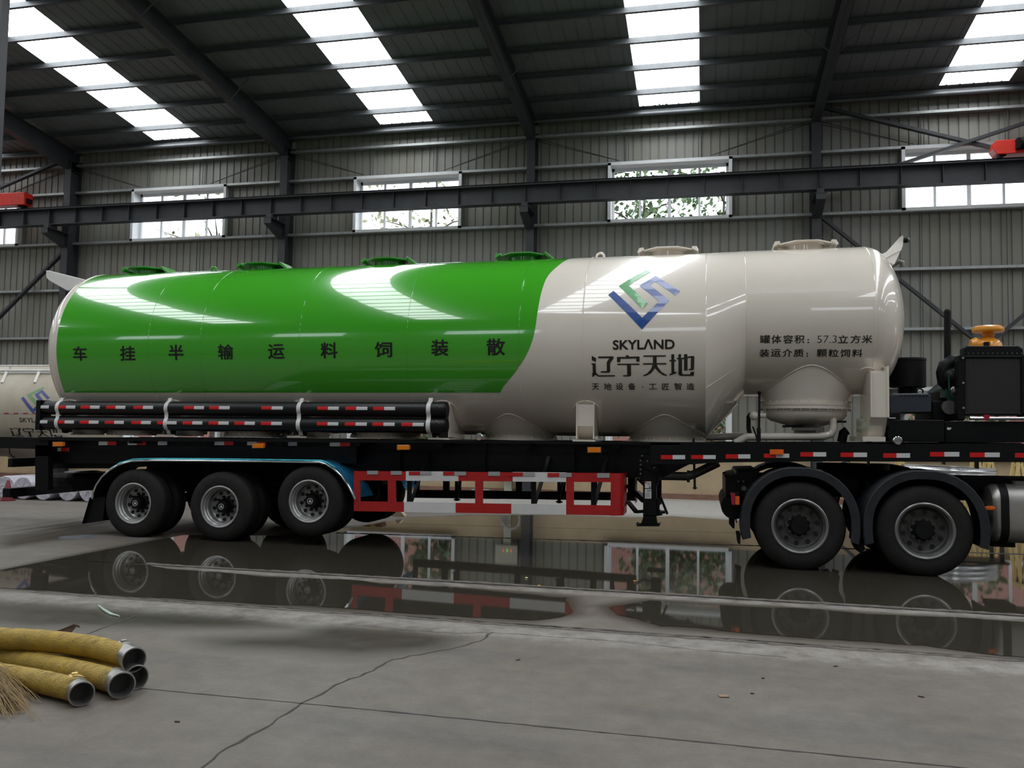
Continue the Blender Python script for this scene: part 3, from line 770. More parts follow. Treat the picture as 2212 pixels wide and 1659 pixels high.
def bend(b, name, bbox, m, parent, R=RM, zc0=ZM, off=.0045, Cy=C, tilt=tz, slices=7):
    """stretch a flat figure over its box on the photo and wrap it round the tank"""
    x0, y0, x1, y1 = bbox
    us = [v.co.x for v in b.verts]; vs = [v.co.y for v in b.verts]
    u0, u1, v0, v1 = min(us), max(us), min(vs), max(vs)
    ym, xc = (y0+y1)/2, (x0+x1)/2
    X0, X1 = hit(x0, ym, R, zc0, Cy, tilt)[0], hit(x1, ym, R, zc0, Cy, tilt)[0]
    T0, T1 = hit(xc, y1, R, zc0, Cy, tilt)[1], hit(xc, y0, R, zc0, Cy, tilt)[1]
    bmesh.ops.triangulate(b, faces=b.faces)
    for k in range(1, slices):
        yv = v0+(v1-v0)*k/slices
        bmesh.ops.bisect_plane(b, geom=b.verts[:]+b.edges[:]+b.faces[:], plane_co=(0, yv, 0), plane_no=(0, 1, 0))
    bmesh.ops.triangulate(b, faces=b.faces)
    for v in b.verts:
        x = X0+(X1-X0)*(v.co.x-u0)/(u1-u0); th = T0+(T1-T0)*(v.co.y-v0)/(v1-v0)
        v.co = on(x, th, R, zc0, off, Cy, tilt)
    me = bpy.data.meshes.new(name); b.to_mesh(me); b.free(); me.materials.append(m)
    o = bpy.data.objects.new(name, me); S.collection.objects.link(o); attach(o, parent); return o
def join_parts(obs, name):
    b = bmesh.new()
    for o in obs: b.from_mesh(o.data)
    me = bpy.data.meshes.new(name); b.to_mesh(me); b.free(); me.materials.append(obs[0].data.materials[0])
    r = obs[0]; r.data = me; r.name = name
    for o in obs[1:]: bpy.data.objects.remove(o)
    return r
def poly_bm(polys):
    b = bmesh.new()
    for pl in polys:
        vs = [b.verts.new((x, -y, 0)) for x, y in pl]
        for t in tessellate_polygon([[Vector((x, -y, 0)) for x, y in pl]]):
            try: b.faces.new([vs[i] for i in t])
            except ValueError: pass
    return b
side = [('车', (158.1, 748, 188, 779.4)), ('挂', (259.6, 747, 292.8, 779.2)), ('半', (364.2, 744.4, 397, 778.1)), ('输', (471.2, 743.5, 504.4, 776.8)), ('运', (579, 743.1, 614.7, 775.4)),
        ('料', (692.7, 739.6, 729.6, 774.2)), ('饲', (809.8, 738, 847.4, 771.9)), ('装', (931.6, 733.4, 968.9, 769.1)), ('散', (1051.2, 731, 1091.1, 767.7))]
join_parts([bend(glyph_mesh(ch, .022), 'lettering', bb, INK, TR, off=.006) for ch, bb in side], 'side_lettering')
LOGO_G = [[(733, 136), (790, 170), (540, 345), (777, 545), (718, 600), (420, 347)]]
LOGO_B = [[(292, 450), (352, 400), (713, 718), (908, 543), (667, 342), (853, 207), (1155, 427), (1100, 478), (850, 290), (787, 335), (1028, 537), (713, 838)]]
BIG = [[(103, 1148), (158, 1178), (152, 1222), (103, 1198)],
       [(98, 1237), (150, 1237), (150, 1345), (180, 1381), (382, 1381), (382, 1397), (175, 1397), (145, 1375), (105, 1405), (103, 1355), (112, 1348), (112, 1252), (98, 1252)],
       [(183, 1157), (370, 1157), (366, 1185), (326, 1238), (325, 1335), (312, 1350), (210, 1350), (210, 1333), (284, 1331), (285, 1225), (318, 1178), (183, 1178)],
       [(410, 1165), (518, 1165), (515, 1145), (550, 1147), (555, 1162), (682, 1162), (682, 1220), (642, 1222), (642, 1184), (450, 1186), (450, 1225), (410, 1225)],
       [(413, 1243), (680, 1243), (680, 1260), (577, 1260), (577, 1385), (565, 1397), (480, 1397), (480, 1382), (530, 1380), (530, 1260), (413, 1260)],
       [(727, 1150), (993, 1150), (993, 1166), (885, 1166), (885, 1240), (1000, 1240), (1000, 1257), (885, 1257), (900, 1290), (940, 1345), (1003, 1382), (1003, 1393), (960, 1385), (905, 1345), (863, 1300), (820, 1355), (770, 1385), (722, 1397), (722, 1384), (770, 1360), (815, 1310), (838, 1257), (722, 1257), (722, 1240), (840, 1240), (840, 1166), (727, 1166)],
       [(1057, 1140), (1092, 1140), (1092, 1205), (1112, 1205), (1112, 1222), (1092, 1222), (1092, 1345), (1118, 1345), (1118, 1360), (1035, 1388), (1035, 1370), (1058, 1362), (1057, 1222), (1035, 1222), (1035, 1205), (1057, 1205)],
       [(1140, 1140), (1172, 1140), (1172, 1186), (1206, 1176), (1206, 1140), (1245, 1140), (1245, 1168), (1315, 1160), (1327, 1172), (1322, 1310), (1310, 1326), (1262, 1327), (1262, 1310), (1284, 1308), (1286, 1182), (1247, 1184), (1247, 1330), (1206, 1330), (1206, 1194), (1183, 1200), (1183, 1362), (1195, 1375), (1275, 1375), (1285, 1345), (1327, 1345), (1318, 1393), (1160, 1393), (1140, 1375), (1140, 1200), (1122, 1195), (1122, 1180), (1140, 1182)]]
def zbox(x0, y0, x1, y1, ox=1260, oy=560, k=5.529): return (ox+x0/k, oy+y0/k, ox+x1/k, oy+y1/k)
bend(poly_bm(LOGO_G), 'logo_green', zbox(420, 136, 790, 600), LGREEN, TR, off=.004)
bend(poly_bm(LOGO_B), 'logo_blue', zbox(292, 207, 1155, 838), BLUE, TR, off=.004)
bend(glyph_mesh('SKYLΛND', .026), 'brand_lettering', zbox(352, 955, 1092, 1078), INK, TR, off=.004)
bend(poly_bm(BIG), 'company_lettering', zbox(98, 1138, 1327, 1405), INK, TR, off=.004)
SLOGAN = []; CAPTXT = []
for ch, a in (('天', (103, 1482, 188, 1560)), ('地', (245, 1479, 337, 1560)), ('设', (388, 1479, 477, 1559)), ('备', (535, 1476, 625, 1558)), ('·', (700, 1518, 716, 1532)), ('工', (786, 1487, 878, 1552)), ('匠', (940, 1483, 1026, 1558)), ('智', (1085, 1475, 1175, 1558)), ('造', (1232, 1478, 1328, 1558))):
    SLOGAN.append(bend(glyph_mesh(ch, .014), 'lettering', zbox(*a), INK, TR, off=.004, slices=4))
join_parts(SLOGAN, 'slogan_lettering')
for ch, a, bo in (('罐', (168, 185, 345, 330), .016), ('体', (365, 185, 537, 330), .016), ('容', (565, 185, 735, 330), .016), ('积', (760, 187, 930, 330), .016), ('57.3', (1150, 195, 1480, 318), -.014), ('立', (1503, 188, 1677, 325), .016), ('方', (1712, 187, 1887, 328), .016), ('米', (1910, 185, 2088, 328), .016),
                  ('装', (163, 425, 330, 560), .016), ('运', (356, 425, 527, 557), .016), ('介', (555, 422, 722, 558), .016), ('质', (745, 425, 918, 560), .016), ('颗', (1138, 428, 1315, 560), .016), ('粒', (1338, 426, 1512, 560), .016), ('饲', (1540, 428, 1708, 562), .016), ('料', (1742, 426, 1922, 562), .016)):
    CAPTXT.append(bend(glyph_mesh(ch, bo), 'lettering', zbox(*a, 1620, 700, 7.9), INK, TR, RF, ZFR, .003, slices=4))
for a in ((982, 255, 1006, 278), (982, 302, 1006, 325), (965, 490, 990, 511), (965, 535, 990, 556)):
    CAPTXT.append(bend(poly_bm([[(0, 0), (1, 0), (1, 1), (0, 1)]]), 'lettering', zbox(*a, 1620, 700, 7.9), INK, TR, RF, ZFR, .003, slices=2))
join_parts(CAPTXT, 'capacity_lettering')
mb = MB(); q = [on(hit(x, y)[0], hit(x, y)[1], off=.003) for x, y in [(99, 813), (102, 813), (105.5, 836), (103, 836)]]
# --- manholes on top
def manhole(x, m, Rr, zc, skirt):
    zt_ = zc+Rr+tz(x); mb = MB()
    mb.lathe([(.235, zt_-.07), (.235, zt_+.05), (.27, zt_+.05), (.27, zt_+.06)], (x, C, 0), 'Z', 32)
    o = mb.build('manhole', m, TR, smooth=35)
    mb = MB(); r8 = .37; mb.prism([(x+r8*math.cos(math.radians(22.5+45*k)), C+r8*math.sin(math.radians(22.5+45*k))) for k in range(8)], 'Z', zt_+.06, zt_+.078)
    mb.lathe([(.30, zt_+.076), (.29, zt_+.09), (.13, zt_+.094), (.12, zt_+.104), (.001, zt_+.104)], (x, C, 0), 'Z', 32)
    mb.build('lid', m, o, smooth=30)
    for s in (-1, 1):
        mb = MB()
        if skirt and s > 0: mb.prism([(x+.32, zt_+.105), (x+.345, zt_+.108), (x+.48, zt_+.0), (x+.47, zt_-.03), (x+.34, zt_+.058)], 'Y', C-.17, C+.17)
        else: mb.prism([(x+s*.33, zt_+.079), (x+s*.34, zt_+.112), (x+s*.40, zt_+.108), (x+s*.43, zt_+.05), (x+s*.41, zt_+.035)], 'Y', C-.16, C+.16)
        mb.build('clamp', m, o, bevel=.006)
for x in (-8.97, -6.86, -4.73, -2.6): manhole(x, GREEN_D, RM, ZM, True)
manhole(-.49, CREAM, RM, ZM, False); manhole(1.37, CREAM, RF, ZFR, False)
def eye(px, py, m, zc, Rr):
    p = U(px, py, C); zt_ = zc+Rr+tz(p.x); mb = MB(); pts = []
    for k in range(11):
        a = math.pi*k/10; pts.append((p.x+.055*math.cos(a), C, zt_+.035+.055*math.sin(a)))
    mb.tube([(p.x+.065, C, zt_-.03)]+pts+[(p.x-.065, C, zt_-.03)], .018, 8); mb.build('lifting_eye', m, TR, smooth=50)
eye(462, 578, GREEN_D, ZM, RM); eye(1297, 547, CREAM, ZM, RM)
# --- bracket plates at both ends
mb = MB(); P = [(1904, 556), (1944, 512), (1950, 508), (1952, 513), (1950, 532), (1932, 571), (1916, 566)]
quad(mb, P, 11.95, 11.97); quad(mb, [(1940, 520), (1952, 513), (1950, 532), (1932, 571)], 11.97, 12.6)
b = mb.build('front_bracket', CREAM, TR); mb = MB(); a1, a2 = U(1902, 557, 11.94), U(1945, 535, 11.94); mb.bar(a1, a2, .02, .07, (0, 0, 1)); mb.build('brace_strap', CREAM, b)
mb = MB(); p = U(1954, 519, 11.95); mb.cyl((p.x-.01, 11.95, p.z), (p.x+.035, 11.95, p.z), .036, n=16); mb.build('marker_lamp', BLACK_M, b, smooth=40); mb = MB(); mb.lathe([(.034, .035), (.03, .055), (.015, .068), (.001, .07)], p, 'X', 16); mb.build('lamp_lens', GREYMET, b, smooth=60)
mb = MB(); p = U(1944, 568, 12.2); mb.tube([(p.x-.12, 12.2, p.z-.04), (p.x-.02, 12.2, p.z+.02), (p.x+.03, 12.2, p.z), (p.x+.03, 12.2, p.z-.05)], .035, 10); mb.build('breather_pipe', GREYMET, TR, smooth=50)
mb = MB(); quad(mb, [(99, 584), (104, 584), (180, 603), (172, 618), (145, 628), (106, 606), (100, 600)], 11.75, 12.5); b = mb.build('rear_bracket', WHITE_T, TR, bevel=.008)
# --- hoppers
def hopper(x):
    mb = MB(); z0 = 1.545+tz(x); mb.lathe([(1.0, z0+.52), (.50, z0+.02), (.49, z0)], (x, C, 0), 'Z', 64); mb.lathe([(.55, z0-.02), (.55, z0+.012), (.47, z0+.012)], (x, C, 0), 'Z', 64)
    for k in range(30):
        a = 2*math.pi*k/30; mb.cyl((x+.525*math.cos(a), C+.525*math.sin(a), z0+.01), (x+.525*math.cos(a), C+.525*math.sin(a), z0+.035), .012, n=6)
    o = mb.build('hopper_cone', CREAM, TR, smooth=35)
    # weld line where the cone leaves the tank
    pts = []
    for k in range(61):
        a = math.radians(-90-70+140*k/60); lo, hi = .49, 1.0
        for _ in range(40):
            r = (lo+hi)/2; px_, py_ = x+r*math.cos(a), C+r*math.sin(a); z = z0+r-.48
            d = (ZM+tz(x)-z)**2+(py_-C)**2
            if d < RM*RM: hi = r
            else: lo = r
        r = (lo+hi)/2
        if r < .985: pts.append((x+r*math.cos(a), C+r*math.sin(a)-.003, z0+r-.48))
    if len(pts) > 3:
        mb = MB(); mb.tube(pts, .008, 6); mb.build('weld_seam', CREAM, o, smooth=60)
for x in (-8.97, -6.86, -4.73, -2.62, -.49): hopper(x)
x = 1.37; mb = MB()
ztop = 2.76
mb.lathe([(.93, 2.867), (.565, 2.085), (.565, 2.075)], (x, C, 0), 'Z', 72)
o = mb.build('hopper_cone', CREAM, TR, smooth=35)
pts = []
for k in range(81):
    a = math.radians(-90-78+156*k/80); lo, hi = .566, .80
    for _ in range(40):
        r = (lo+hi)/2; z = 2.085+(r-.565)/.467
        if (ZFR+tz(x)-z)**2+(r*math.sin(a))**2 < RF*RF: hi = r
        else: lo = r
    if r < .7995: pts.append((x+r*math.cos(a), C+r*math.sin(a)-.003, z))
mb = MB(); mb.tube(pts, .008, 6); mb.build('weld_seam', CREAM, o, smooth=60)
mb = MB(); mb.lathe([(.54, 2.085), (.60, 2.085), (.60, 2.045), (.585, 2.045), (.585, 2.038), (.60, 2.038), (.60, 1.998), (.55, 1.998)], (x, C, 0), 'Z', 72)
for k in range(32):
    a = 2*math.pi*k/32
    for z0 in (2.085, 1.978): mb.cyl((x+.58*math.cos(a), C+.58*math.sin(a), z0), (x+.58*math.cos(a), C+.58*math.sin(a), z0+.022), .012, n=6)
mb.build('bolted_flange', CREAM, TR, smooth=35)
mb = MB(); mb.lathe([(.55, 2.0), (.555, 1.95), (.53, 1.88), (.46, 1.835), (.30, 1.79), (.18, 1.76), (.15, 1.70), (.15, 1.665), (.25, 1.66), (.25, 1.64), (.1, 1.635)], (x, C, 0), 'Z', 64); mb.build('fluidising_pan', CREAM, TR, smooth=40)
def pp(lst, Y): return [U(px, py, Y) for px, py in lst]
mb = MB(); mb.tube(pp([(1612, 944), (1700, 943), (1780, 942), (1795, 938), (1800, 928), (1801, 912), (1795, 900)], 11.75), .052, 14); mb.tube(pp([(1588, 957), (1605, 948), (1614, 943)], 11.75), .052, 14)
mb.tube(pp([(1654, 898), (1638, 897), (1628, 899)], 11.75), .035, 12); mb.tube(pp([(1522, 945), (1570, 943), (1620, 942)], 12.4), .05, 12)
mb.build('discharge_pipe', CREAM, TR, smooth=50)
mb = MB(); p = U(1628, 898, 11.75); mb.lathe([(.001, -.06), (.05, -.045), (.065, 0), (.05, .045), (.001, .06)], p, 'X', 16); mb.build('ball_valve', CREAM, TR, smooth=60)
mb = MB(); mb.tube(pp([(1623, 893), (1617, 900), (1617, 925), (1620, 938)], 11.8), .03, 10); mb.build('flexible_hose', BLACK_M, TR, smooth=50)
mb = MB(); mb.tube(pp([(1626, 921), (1637, 952)], 11.6), .011, 8); mb.build('valve_handle', BLACK_M, TR, smooth=50)
mb = MB(); mb.bar(U(1690, 921, 11.8), U(1735, 920, 11.8), .03, .03); mb.build('valve_handle', BLACK_M, TR)
mb = MB(); mb.bar(U(1808, 911, 11.7), U(1828, 911, 11.7), .028, .028); mb.build('valve_handle', BLACK_M, TR)
mb = MB(); mb.tube(pp([(1818, 955), (1822, 935), (1830, 930)], 11.9), .06, 12); mb.build('pipe_end', BLACK_M, TR, smooth=50)
mb = MB(); mb.bar(U(1712, 927, 11.8), U(1770, 927, 11.8), .25, .03); mb.build('outlet_flange', GREYMET, TR)
mb = MB(); mb.tube(pp([(1385, 1028), (1440, 1028), (1486, 1029), (1500, 1024), (1552, 999)], 12.2), .062, 14); mb.lathe([(.06, -.02), (.085, -.02), (.085, .02), (.06, .02)], U(1487, 1029, 12.2), 'X', 20, True); mb.build('blow_pipe', GREYMET, TR, smooth=50)
# --- saddles under the tank
for px in (150, 372, 652, 955, 1265):
    x = U(px, 920, 11.15).x; t = tz(x); w = .112; mb = MB()
    mb.prism([(11.12, 1.73+t), (11.12, 2.02+t), (11.5, 2.05+t), (11.9, 1.7+t), (11.9, 1.55+t), (11.36, 1.55+t)], 'X', x-w, x+w)
    mb.box(x-w-.01, x-w+.006, 11.10, 11.5, 1.56+t, 2.035+t); mb.box(x+w-.006, x+w+.01, 11.10, 11.5, 1.56+t, 2.035+t)
    o = mb.build('saddle_support', CREAM, TR)
    mb = MB(); mb.box(x-.15, x+.15, 11.0, 11.75, 1.525+t, 1.55+t); mb.build('base_plate', CREAM, o)
    th0 = math.asin(max(-1, min(1, (1.93+t-ZM-t)/RM))); pts = []
    for k in range(25):
        a = math.pi*(.04+.92*k/24); pts.append(on(x+.185*math.cos(a), th0+.19*math.sin(a)/RM, off=.002))
    mb = MB(); mb.tube(pts, .008, 6); mb.build('pad_weld', CREAM, o, smooth=60)
Y0 = 11.2; a, b_, c_, d_ = U(1881, 804, Y0), U(1918, 794, Y0), U(1918, 898, Y0), U(1881, 901, Y0); e_, f_ = U(1869, 948, Y0), U(1911, 948, Y0)
mb = MB(); mb.prism([(Y0, a.z), (Y0, d_.z), (11.42, e_.z), (12.0, e_.z), (12.0, 2.3), (11.6, a.z+.08)], 'X', a.x+.01, b_.x-.01)
mb.box(a.x-.008, a.x+.012, Y0-.02, 11.9, d_.z, a.z); mb.box(b_.x-.012, b_.x+.008, Y0-.02, 11.9, d_.z, b_.z+.02)
mb.prism([(Y0, d_.z), (11.42, e_.z), (12.2, e_.z), (12.2, d_.z)], 'X', a.x-.008, a.x+.012)
o = mb.build('saddle_support', CREAM, TR); mb = MB(); mb.box(e_.x-.02, f_.x+.02, 11.25, 12.2, e_.z-.03, e_.z+.03); mb.build('base_plate', CREAM, o)
th0 = math.asin((a.z+.02-ZFR)/RF); pts = [on(a.x+.0+.09*math.cos(math.pi*k/16), th0+.06*math.sin(math.pi*k/16), RF, ZFR, .002) for k in range(17)]
mb = MB(); mb.tube(pts, .008, 6); mb.build('pad_weld', CREAM, o, smooth=60)
# --- the two black hose tubes
YP = 11.0; xa, xb = U(92, 900, YP).x, U(964, 904, YP).x; xe = U(928, 900, YP).x
zU = lambda x: 1.885+.003*(x+6)
cU0, cU1 = (U(100, 881, YP).z, U(930, 885, YP).z); cL0, cL1 = (U(100, 913, YP).z, U(930, 919, YP).z); pr = .1035
HT = []
for c0, c1 in ((cU0, cU1), (cL0, cL1)):
    mb = MB(); sl = (c1-c0)/(xe-xa)
    P0 = Vector((xa+.06, YP, c0)); P1 = Vector((xb, YP, c1+sl*(xb-xe)))
    mb.cyl(P0, P1, pr, n=32); mb.cyl(P1-Vector((.24, 0, 0)), P1-Vector((.0, 0, 0)), pr+.006, n=32); mb.cyl(P1-Vector((0, 0, 0)), P1+Vector((.015, 0, 0)), pr-.01, n=32)
    o = mb.build('hose_tube', PIPEBLK, TR, smooth=40); HT.append((o, c0, c1))
    mb = MB(); q = P1+Vector((-.09, -pr-.004, .045)); mb.tube([q+Vector((-.02, .01, .02)), q+Vector((0, -.015, 0)), q+Vector((.02, .005, -.02))], .009, 8); mb.build('latch', GREYMET, o, smooth=50)
mb = MB(); mb.box(xa-.03, xa+.05, YP-.11, YP+.12, cL0-.115, cU0+.115); mb.build('end_door', BLACK, TR, bevel=.006)
def zrow(px, c): o, c0, c1 = HT[c]; x = U(px, 900, YP).x; return x, c0+(c1-c0)*(x-xa)/(xe-xa)
def tape(mb, x0, x1, c, dz=.0):
    for a, b2 in ((x0, x1),):
        X0, z0 = zrow(a, c); X1, z1 = zrow(b2, c); n = 5; vs = []
        for k in range(n+1):
            f = math.radians(4+dz-11+26*k/n); vs += [(X0, YP-(pr+.002)*math.cos(f), z0+(pr+.002)*math.sin(f)), (X1, YP-(pr+.002)*math.cos(f), z1+(pr+.002)*math.sin(f))]
        mb.add(vs, [(2*k, 2*k+1, 2*k+3, 2*k+2) for k in range(n)])
UP = [(133.7, 152.5, 172.4), (183.8, 204.3, 224.8), (238.5, 259, 280), (297.3, 317.8, 339.5), (405.5, 427.4, 448.8), (460, 481, 504), (572, 594, 618), (692, 715, 738), (752.5, 775.6, 799.4), (812, 835.4, 858.8)]
LO = [(132, 151, 171), (183, 203, 223.7), (237, 257.5, 278), (294, 315, 336), (349.5, 370, 391.3), (404, 425, 446.4), (460, 481, 503), (515, 537, 559), (572, 594, 617), (692, 715, 738), (752, 775, 799), (811, 834.7, 858.6), (873, 897, 921)]
for c, rows, w0 in ((0, UP, (96, 115.6)), (1, LO, (93.5, 114))):
    mb = MB(); tape(mb, *w0, c); mb.build('reflective_tape', WHITE_R, HT[c][0], fix=False)
    for a, b2, d in rows:
        mb = MB(); mb.cur = 0; tape(mb, a, b2, c); mb.cur = 1; tape(mb, b2, d, c); mb.build('reflective_tape', [RED_R, WHITE_R], HT[c][0], fix=False)
for px in (132, 366, 651, 930):
    x, zu = zrow(px, 0); _, zl = zrow(px, 1); R_ = pr+(.012 if px > 900 else .004); pts = []
    for k in range(9): f = math.radians(80-125*k/8); pts.append((YP-R_*math.cos(f), zu+R_*math.sin(f)))
    for k in range(9): f = math.radians(45-125*k/8); pts.append((YP-R_*math.cos(f), zl+R_*math.sin(f)))
    pts = [(YP+.03, zu+R_+.05), (YP+.0, zu+R_+.045)]+pts+[(YP+.0, zl-R_-.045), (YP+.03, zl-R_-.05)]
    mb = MB(); n = len(pts); vs = []
    for i, (y, z) in enumerate(pts):
        a = Vector(pts[max(0, i-1)]); b2 = Vector(pts[min(n-1, i+1)]); nr = Vector((-(b2-a).y, (b2-a).x)).normalized()*.006
        vs += [(x-.03, y, z), (x+.03, y, z), (x+.03, y+nr.x, z+nr.y), (x-.03, y+nr.x, z+nr.y)]
    fs = []
    for i in range(n-1):
        k = 4*i; fs += [(k+j, k+(j+1) % 4, k+4+(j+1) % 4, k+4+j) for j in range(4)]
    mb.add(vs, fs); mb.build('clamp_strap', WHITE_T, TR, smooth=50)
    mb = MB(); mb.bar((x, YP+.10, 1.53+tz(x)), (x, YP+.10, zl), .10, .02); mb.bar((x, YP+.11, zl-.1), (x, YP+.35, 1.6+tz(x)), .06, .03); mb.build('tube_bracket', BLACK, TR)
# --- chassis
def chz(x): return 1.537+.0097*x
YB = 11.40; top = [(95, 947), (1480, 957), (2330, 961)]; bot = [(2330, 999), (1780, 996), (1560, 999), (1487, 1004), (1430, 1033), (770, 1030), (690, 1003), (95, 1001)]
for Yb in (YB, 2*C-YB):
    mb = MB(); poly = [(U(x, y, 11.0).x, U(x, y, 11.0).z) for x, y in top+bot]
    mb.prism(poly, 'Y', Yb-.006, Yb+.006)
    bp = [(U(x, y, 11.0).x, U(x, y, 11.0).z) for x, y in bot]; tp = [(U(x, y, 11.0).x, U(x, y, 11.0).z) for x, y in top]
    for q in (bp, tp):
        for (x0, z0), (x1, z1) in zip(q, q[1:]): mb.bar((x0, Yb, z0), (x1, Yb, z1), .15, .016)
    for k in range(11):
        x = -9.2+k*1.25; zt_ = chz(x)-.03
        zb = 1.27 if x > -.5 else (1.04 if x > -4.6 else 1.24)
        mb.box(x-.005, x+.005, Yb-.07, Yb+.07, zb, zt_)
    mb.build('main_beam', BLACK, TR)
mb = MB()
for k in range(12):
    x = -9.5+k*1.2; mb.box(x-.05, x+.05, 10.96, 2*C-10.96, chz(x)-.09, chz(x)-.012)
mb.build('crossmember', BLACK, TR)
for Ys, Ye in ((10.93, 10.98), (2*C-10.98, 2*C-10.93)):
    mb = MB(); q = [(82, 944), (1470, 956), (1470, 961), (82, 951)]; mb.prism([(U(x, y, 10.93).x, U(x, y, 10.93).z) for x, y in q], 'Y', Ys, Ye)
    q = [(1405, 957), (2330, 961), (2330, 999), (1780, 996.5), (1560, 999), (1487, 1003), (1405, 1003)]; mb.prism([(U(x, y, 10.93).x, U(x, y, 10.93).z) for x, y in q], 'Y', Ys, Ye)
    mb.build('side_rail', BLACK, TR)
mb = MB(); a = U(1500, 975, 10.95); mb.box(a.x, a.x+4.9, 11.0, 2*C-11.0, chz(0)-.03, chz(0)-.015); mb.build('gooseneck_deck', BLACK, TR)
# rear end
mb = MB(); rect(mb, 76, 962, 104, 1058, 10.95, 11.05); rect(mb, 76, 946, 104, 985, 10.95, 11.35); mb.build('rear_post', BLACK, TR)
mb = MB(); a, b2 = U(7, 1055, 10.95), U(30, 1075, 10.95); mb.box(a.x, a.x+.13, 10.95, 2*C-10.95, b2.z, a.z); mb.build('underrun_bar', BLACK, TR)
mb = MB(); q = U(20, 990, 10.95); mb.box(q.x-.02, q.x+.06, 10.95, 2*C-10.95, U(20, 1009, 10.95).z, q.z); mb.build('tail_light_beam', BLACK, TR)
mb = MB(); mb.bar(U(10, 1064, 11.3), U(160, 1062, 11.3)+Vector((0, 0, .05)), .08, .1); mb.bar(U(90, 1000, 11.4), U(90, 1060, 11.4), .1, .1); rect(mb, 100, 950, 245, 1012, 11.3, 12.9); mb.build('rear_frame', BLACK, TR)
def tyre(mb, o, R, rb, w, n=56):
    pr_ = [(rb, .035), (rb+.015, .01), (rb+.07, .0), (R-.09, .004), (R-.03, .022), (R-.004, .05), (R, .06), (R, .085), (R-.012, .088), (R-.012, .096), (R, .099), (R, w/2-.006), (R-.012, w/2-.004), (R-.012, w/2+.004), (R, w/2+.006), (R, w-.099), (R-.012, w-.096), (R-.012, w-.088), (R, w-.085), (R, w-.06), (R-.004, w-.05), (R-.03, w-.022), (R-.09, w-.004), (rb+.07, w), (rb+.015, w-.01), (rb, w-.035)]
    mb.lathe(pr_, o, 'Y', n, True)
# spare wheel, lying flat behind the axles
p = U(150, 1037, C); mb = MB(); R_ = .5
pr_ = [(.29, .03), (.36, 0), (.45, .02), (R_, .07), (R_, .12), (R_-.01, .125), (R_-.01, .135), (R_, .14), (R_, .21), (.45, .26), (.36, .28), (.29, .25)]
mb.lathe([(r, h+p.z-.14) for r, h in pr_], (p.x+.28, C, 0), 'Z', 48, True); sp = mb.build('spare_tyre', RUBBER, TR, smooth=35)
mb = MB(); mb.lathe([(.30, p.z+.10), (.30, p.z+.145), (.27, p.z+.15), (.2, p.z+.165), (.02, p.z+.165)], (p.x+.28, C, 0), 'Z', 40); mb.build('wheel_rim', STEEL_W, sp, smooth=35)
# stickers on the shaded beam, round reflectors, amber lamps
def plate(name, m, x0, y0, x1, y1, Y, parent, t=.003):
    mb = MB(); rect(mb, x0, y0, x1, y1, Y, Y+t); return mb.build(name, m, parent)
def two(x0, xm_, x1, y0, y1, Y, first=0, parent=TR):
    mb = MB(); mb.cur = first
    if xm_ > x0: rect(mb, x0, y0, xm_, y1, Y, Y+.003)
    mb.cur = 1-first
    if x1 > xm_: rect(mb, xm_, y0, x1, y1, Y, Y+.003)
    return mb.build('reflective_tape', [RED_R, WHITE_R], parent)
for a in ((213, 232, 251.4, 953.5, 961.5), (276, 295.4, 315.4, 953.5, 961.5), (341, 361, 361, 953.6, 961.4), (463, 484, 504, 953.8, 961.6), (534, 555, 575.6, 954, 961.8), (622, 641.5, 641.5, 954.8, 962.8), (712.4, 734.2, 756, 956, 964)):
    two(*a, 11.14, 1)
two(114, 132, 150, 967, 975, 11.14, 1)
mb = MB(); rect(mb, 105, 949, 770, 1001, 11.15, 11.165); mb.build('rear_side_web', BLACK, TR)
for a in ((1427.5, 1453, 1480, 983, 992), (1493, 1519, 1546, 983, 991.5), (1567.7, 1594.7, 1621, 981.5, 990.5), (1650, 1676.7, 1705, 980, 989), (1729, 1756.7, 1784.7, 976.8, 986.3), (1815.8, 1843.8, 1873, 977.6, 987.3), (1908, 1936.6, 1966, 979, 988.8), (2009, 2040, 2072.3, 976.3, 986.3), (2095, 2127.3, 2159.7, 977.5, 987.5), (2192.7, 2225, 2257, 978.5, 988.5)):
    two(*a, 10.925, 0)
for x0, y0, x1, y1, m in ((114, 955, 135, 964, AMBER), (545, 958, 568.5, 967.7, AMBER), (858, 961.5, 883.6, 971.5, AMBER), (1269.5, 966.5, 1297.5, 977.5, AMBER), (1663, 971, 1693, 982, ORANGE)):
    mb = MB(); rect(mb, x0, y0, x1, y1, 10.89, 10.95); o = mb.build('side_marker_lamp', m, TR, bevel=.006)
    mb = MB(); rect(mb, x0-1, y0-1, x1+1, y1+1, 10.94, 10.96); mb.build('lamp_base', GREYMET, o)
for px, py in ((1034.5, 943.5), (1939.5, 951.5)):
    mb = MB(); p = U(px, py, 10.9); mb.lathe([(.052, .03), (.052, 0), (.045, -.008), (.012, -.012), (.001, -.012)], p, 'Y', 24); mb.build('round_reflector', CHROME, TR, smooth=40)
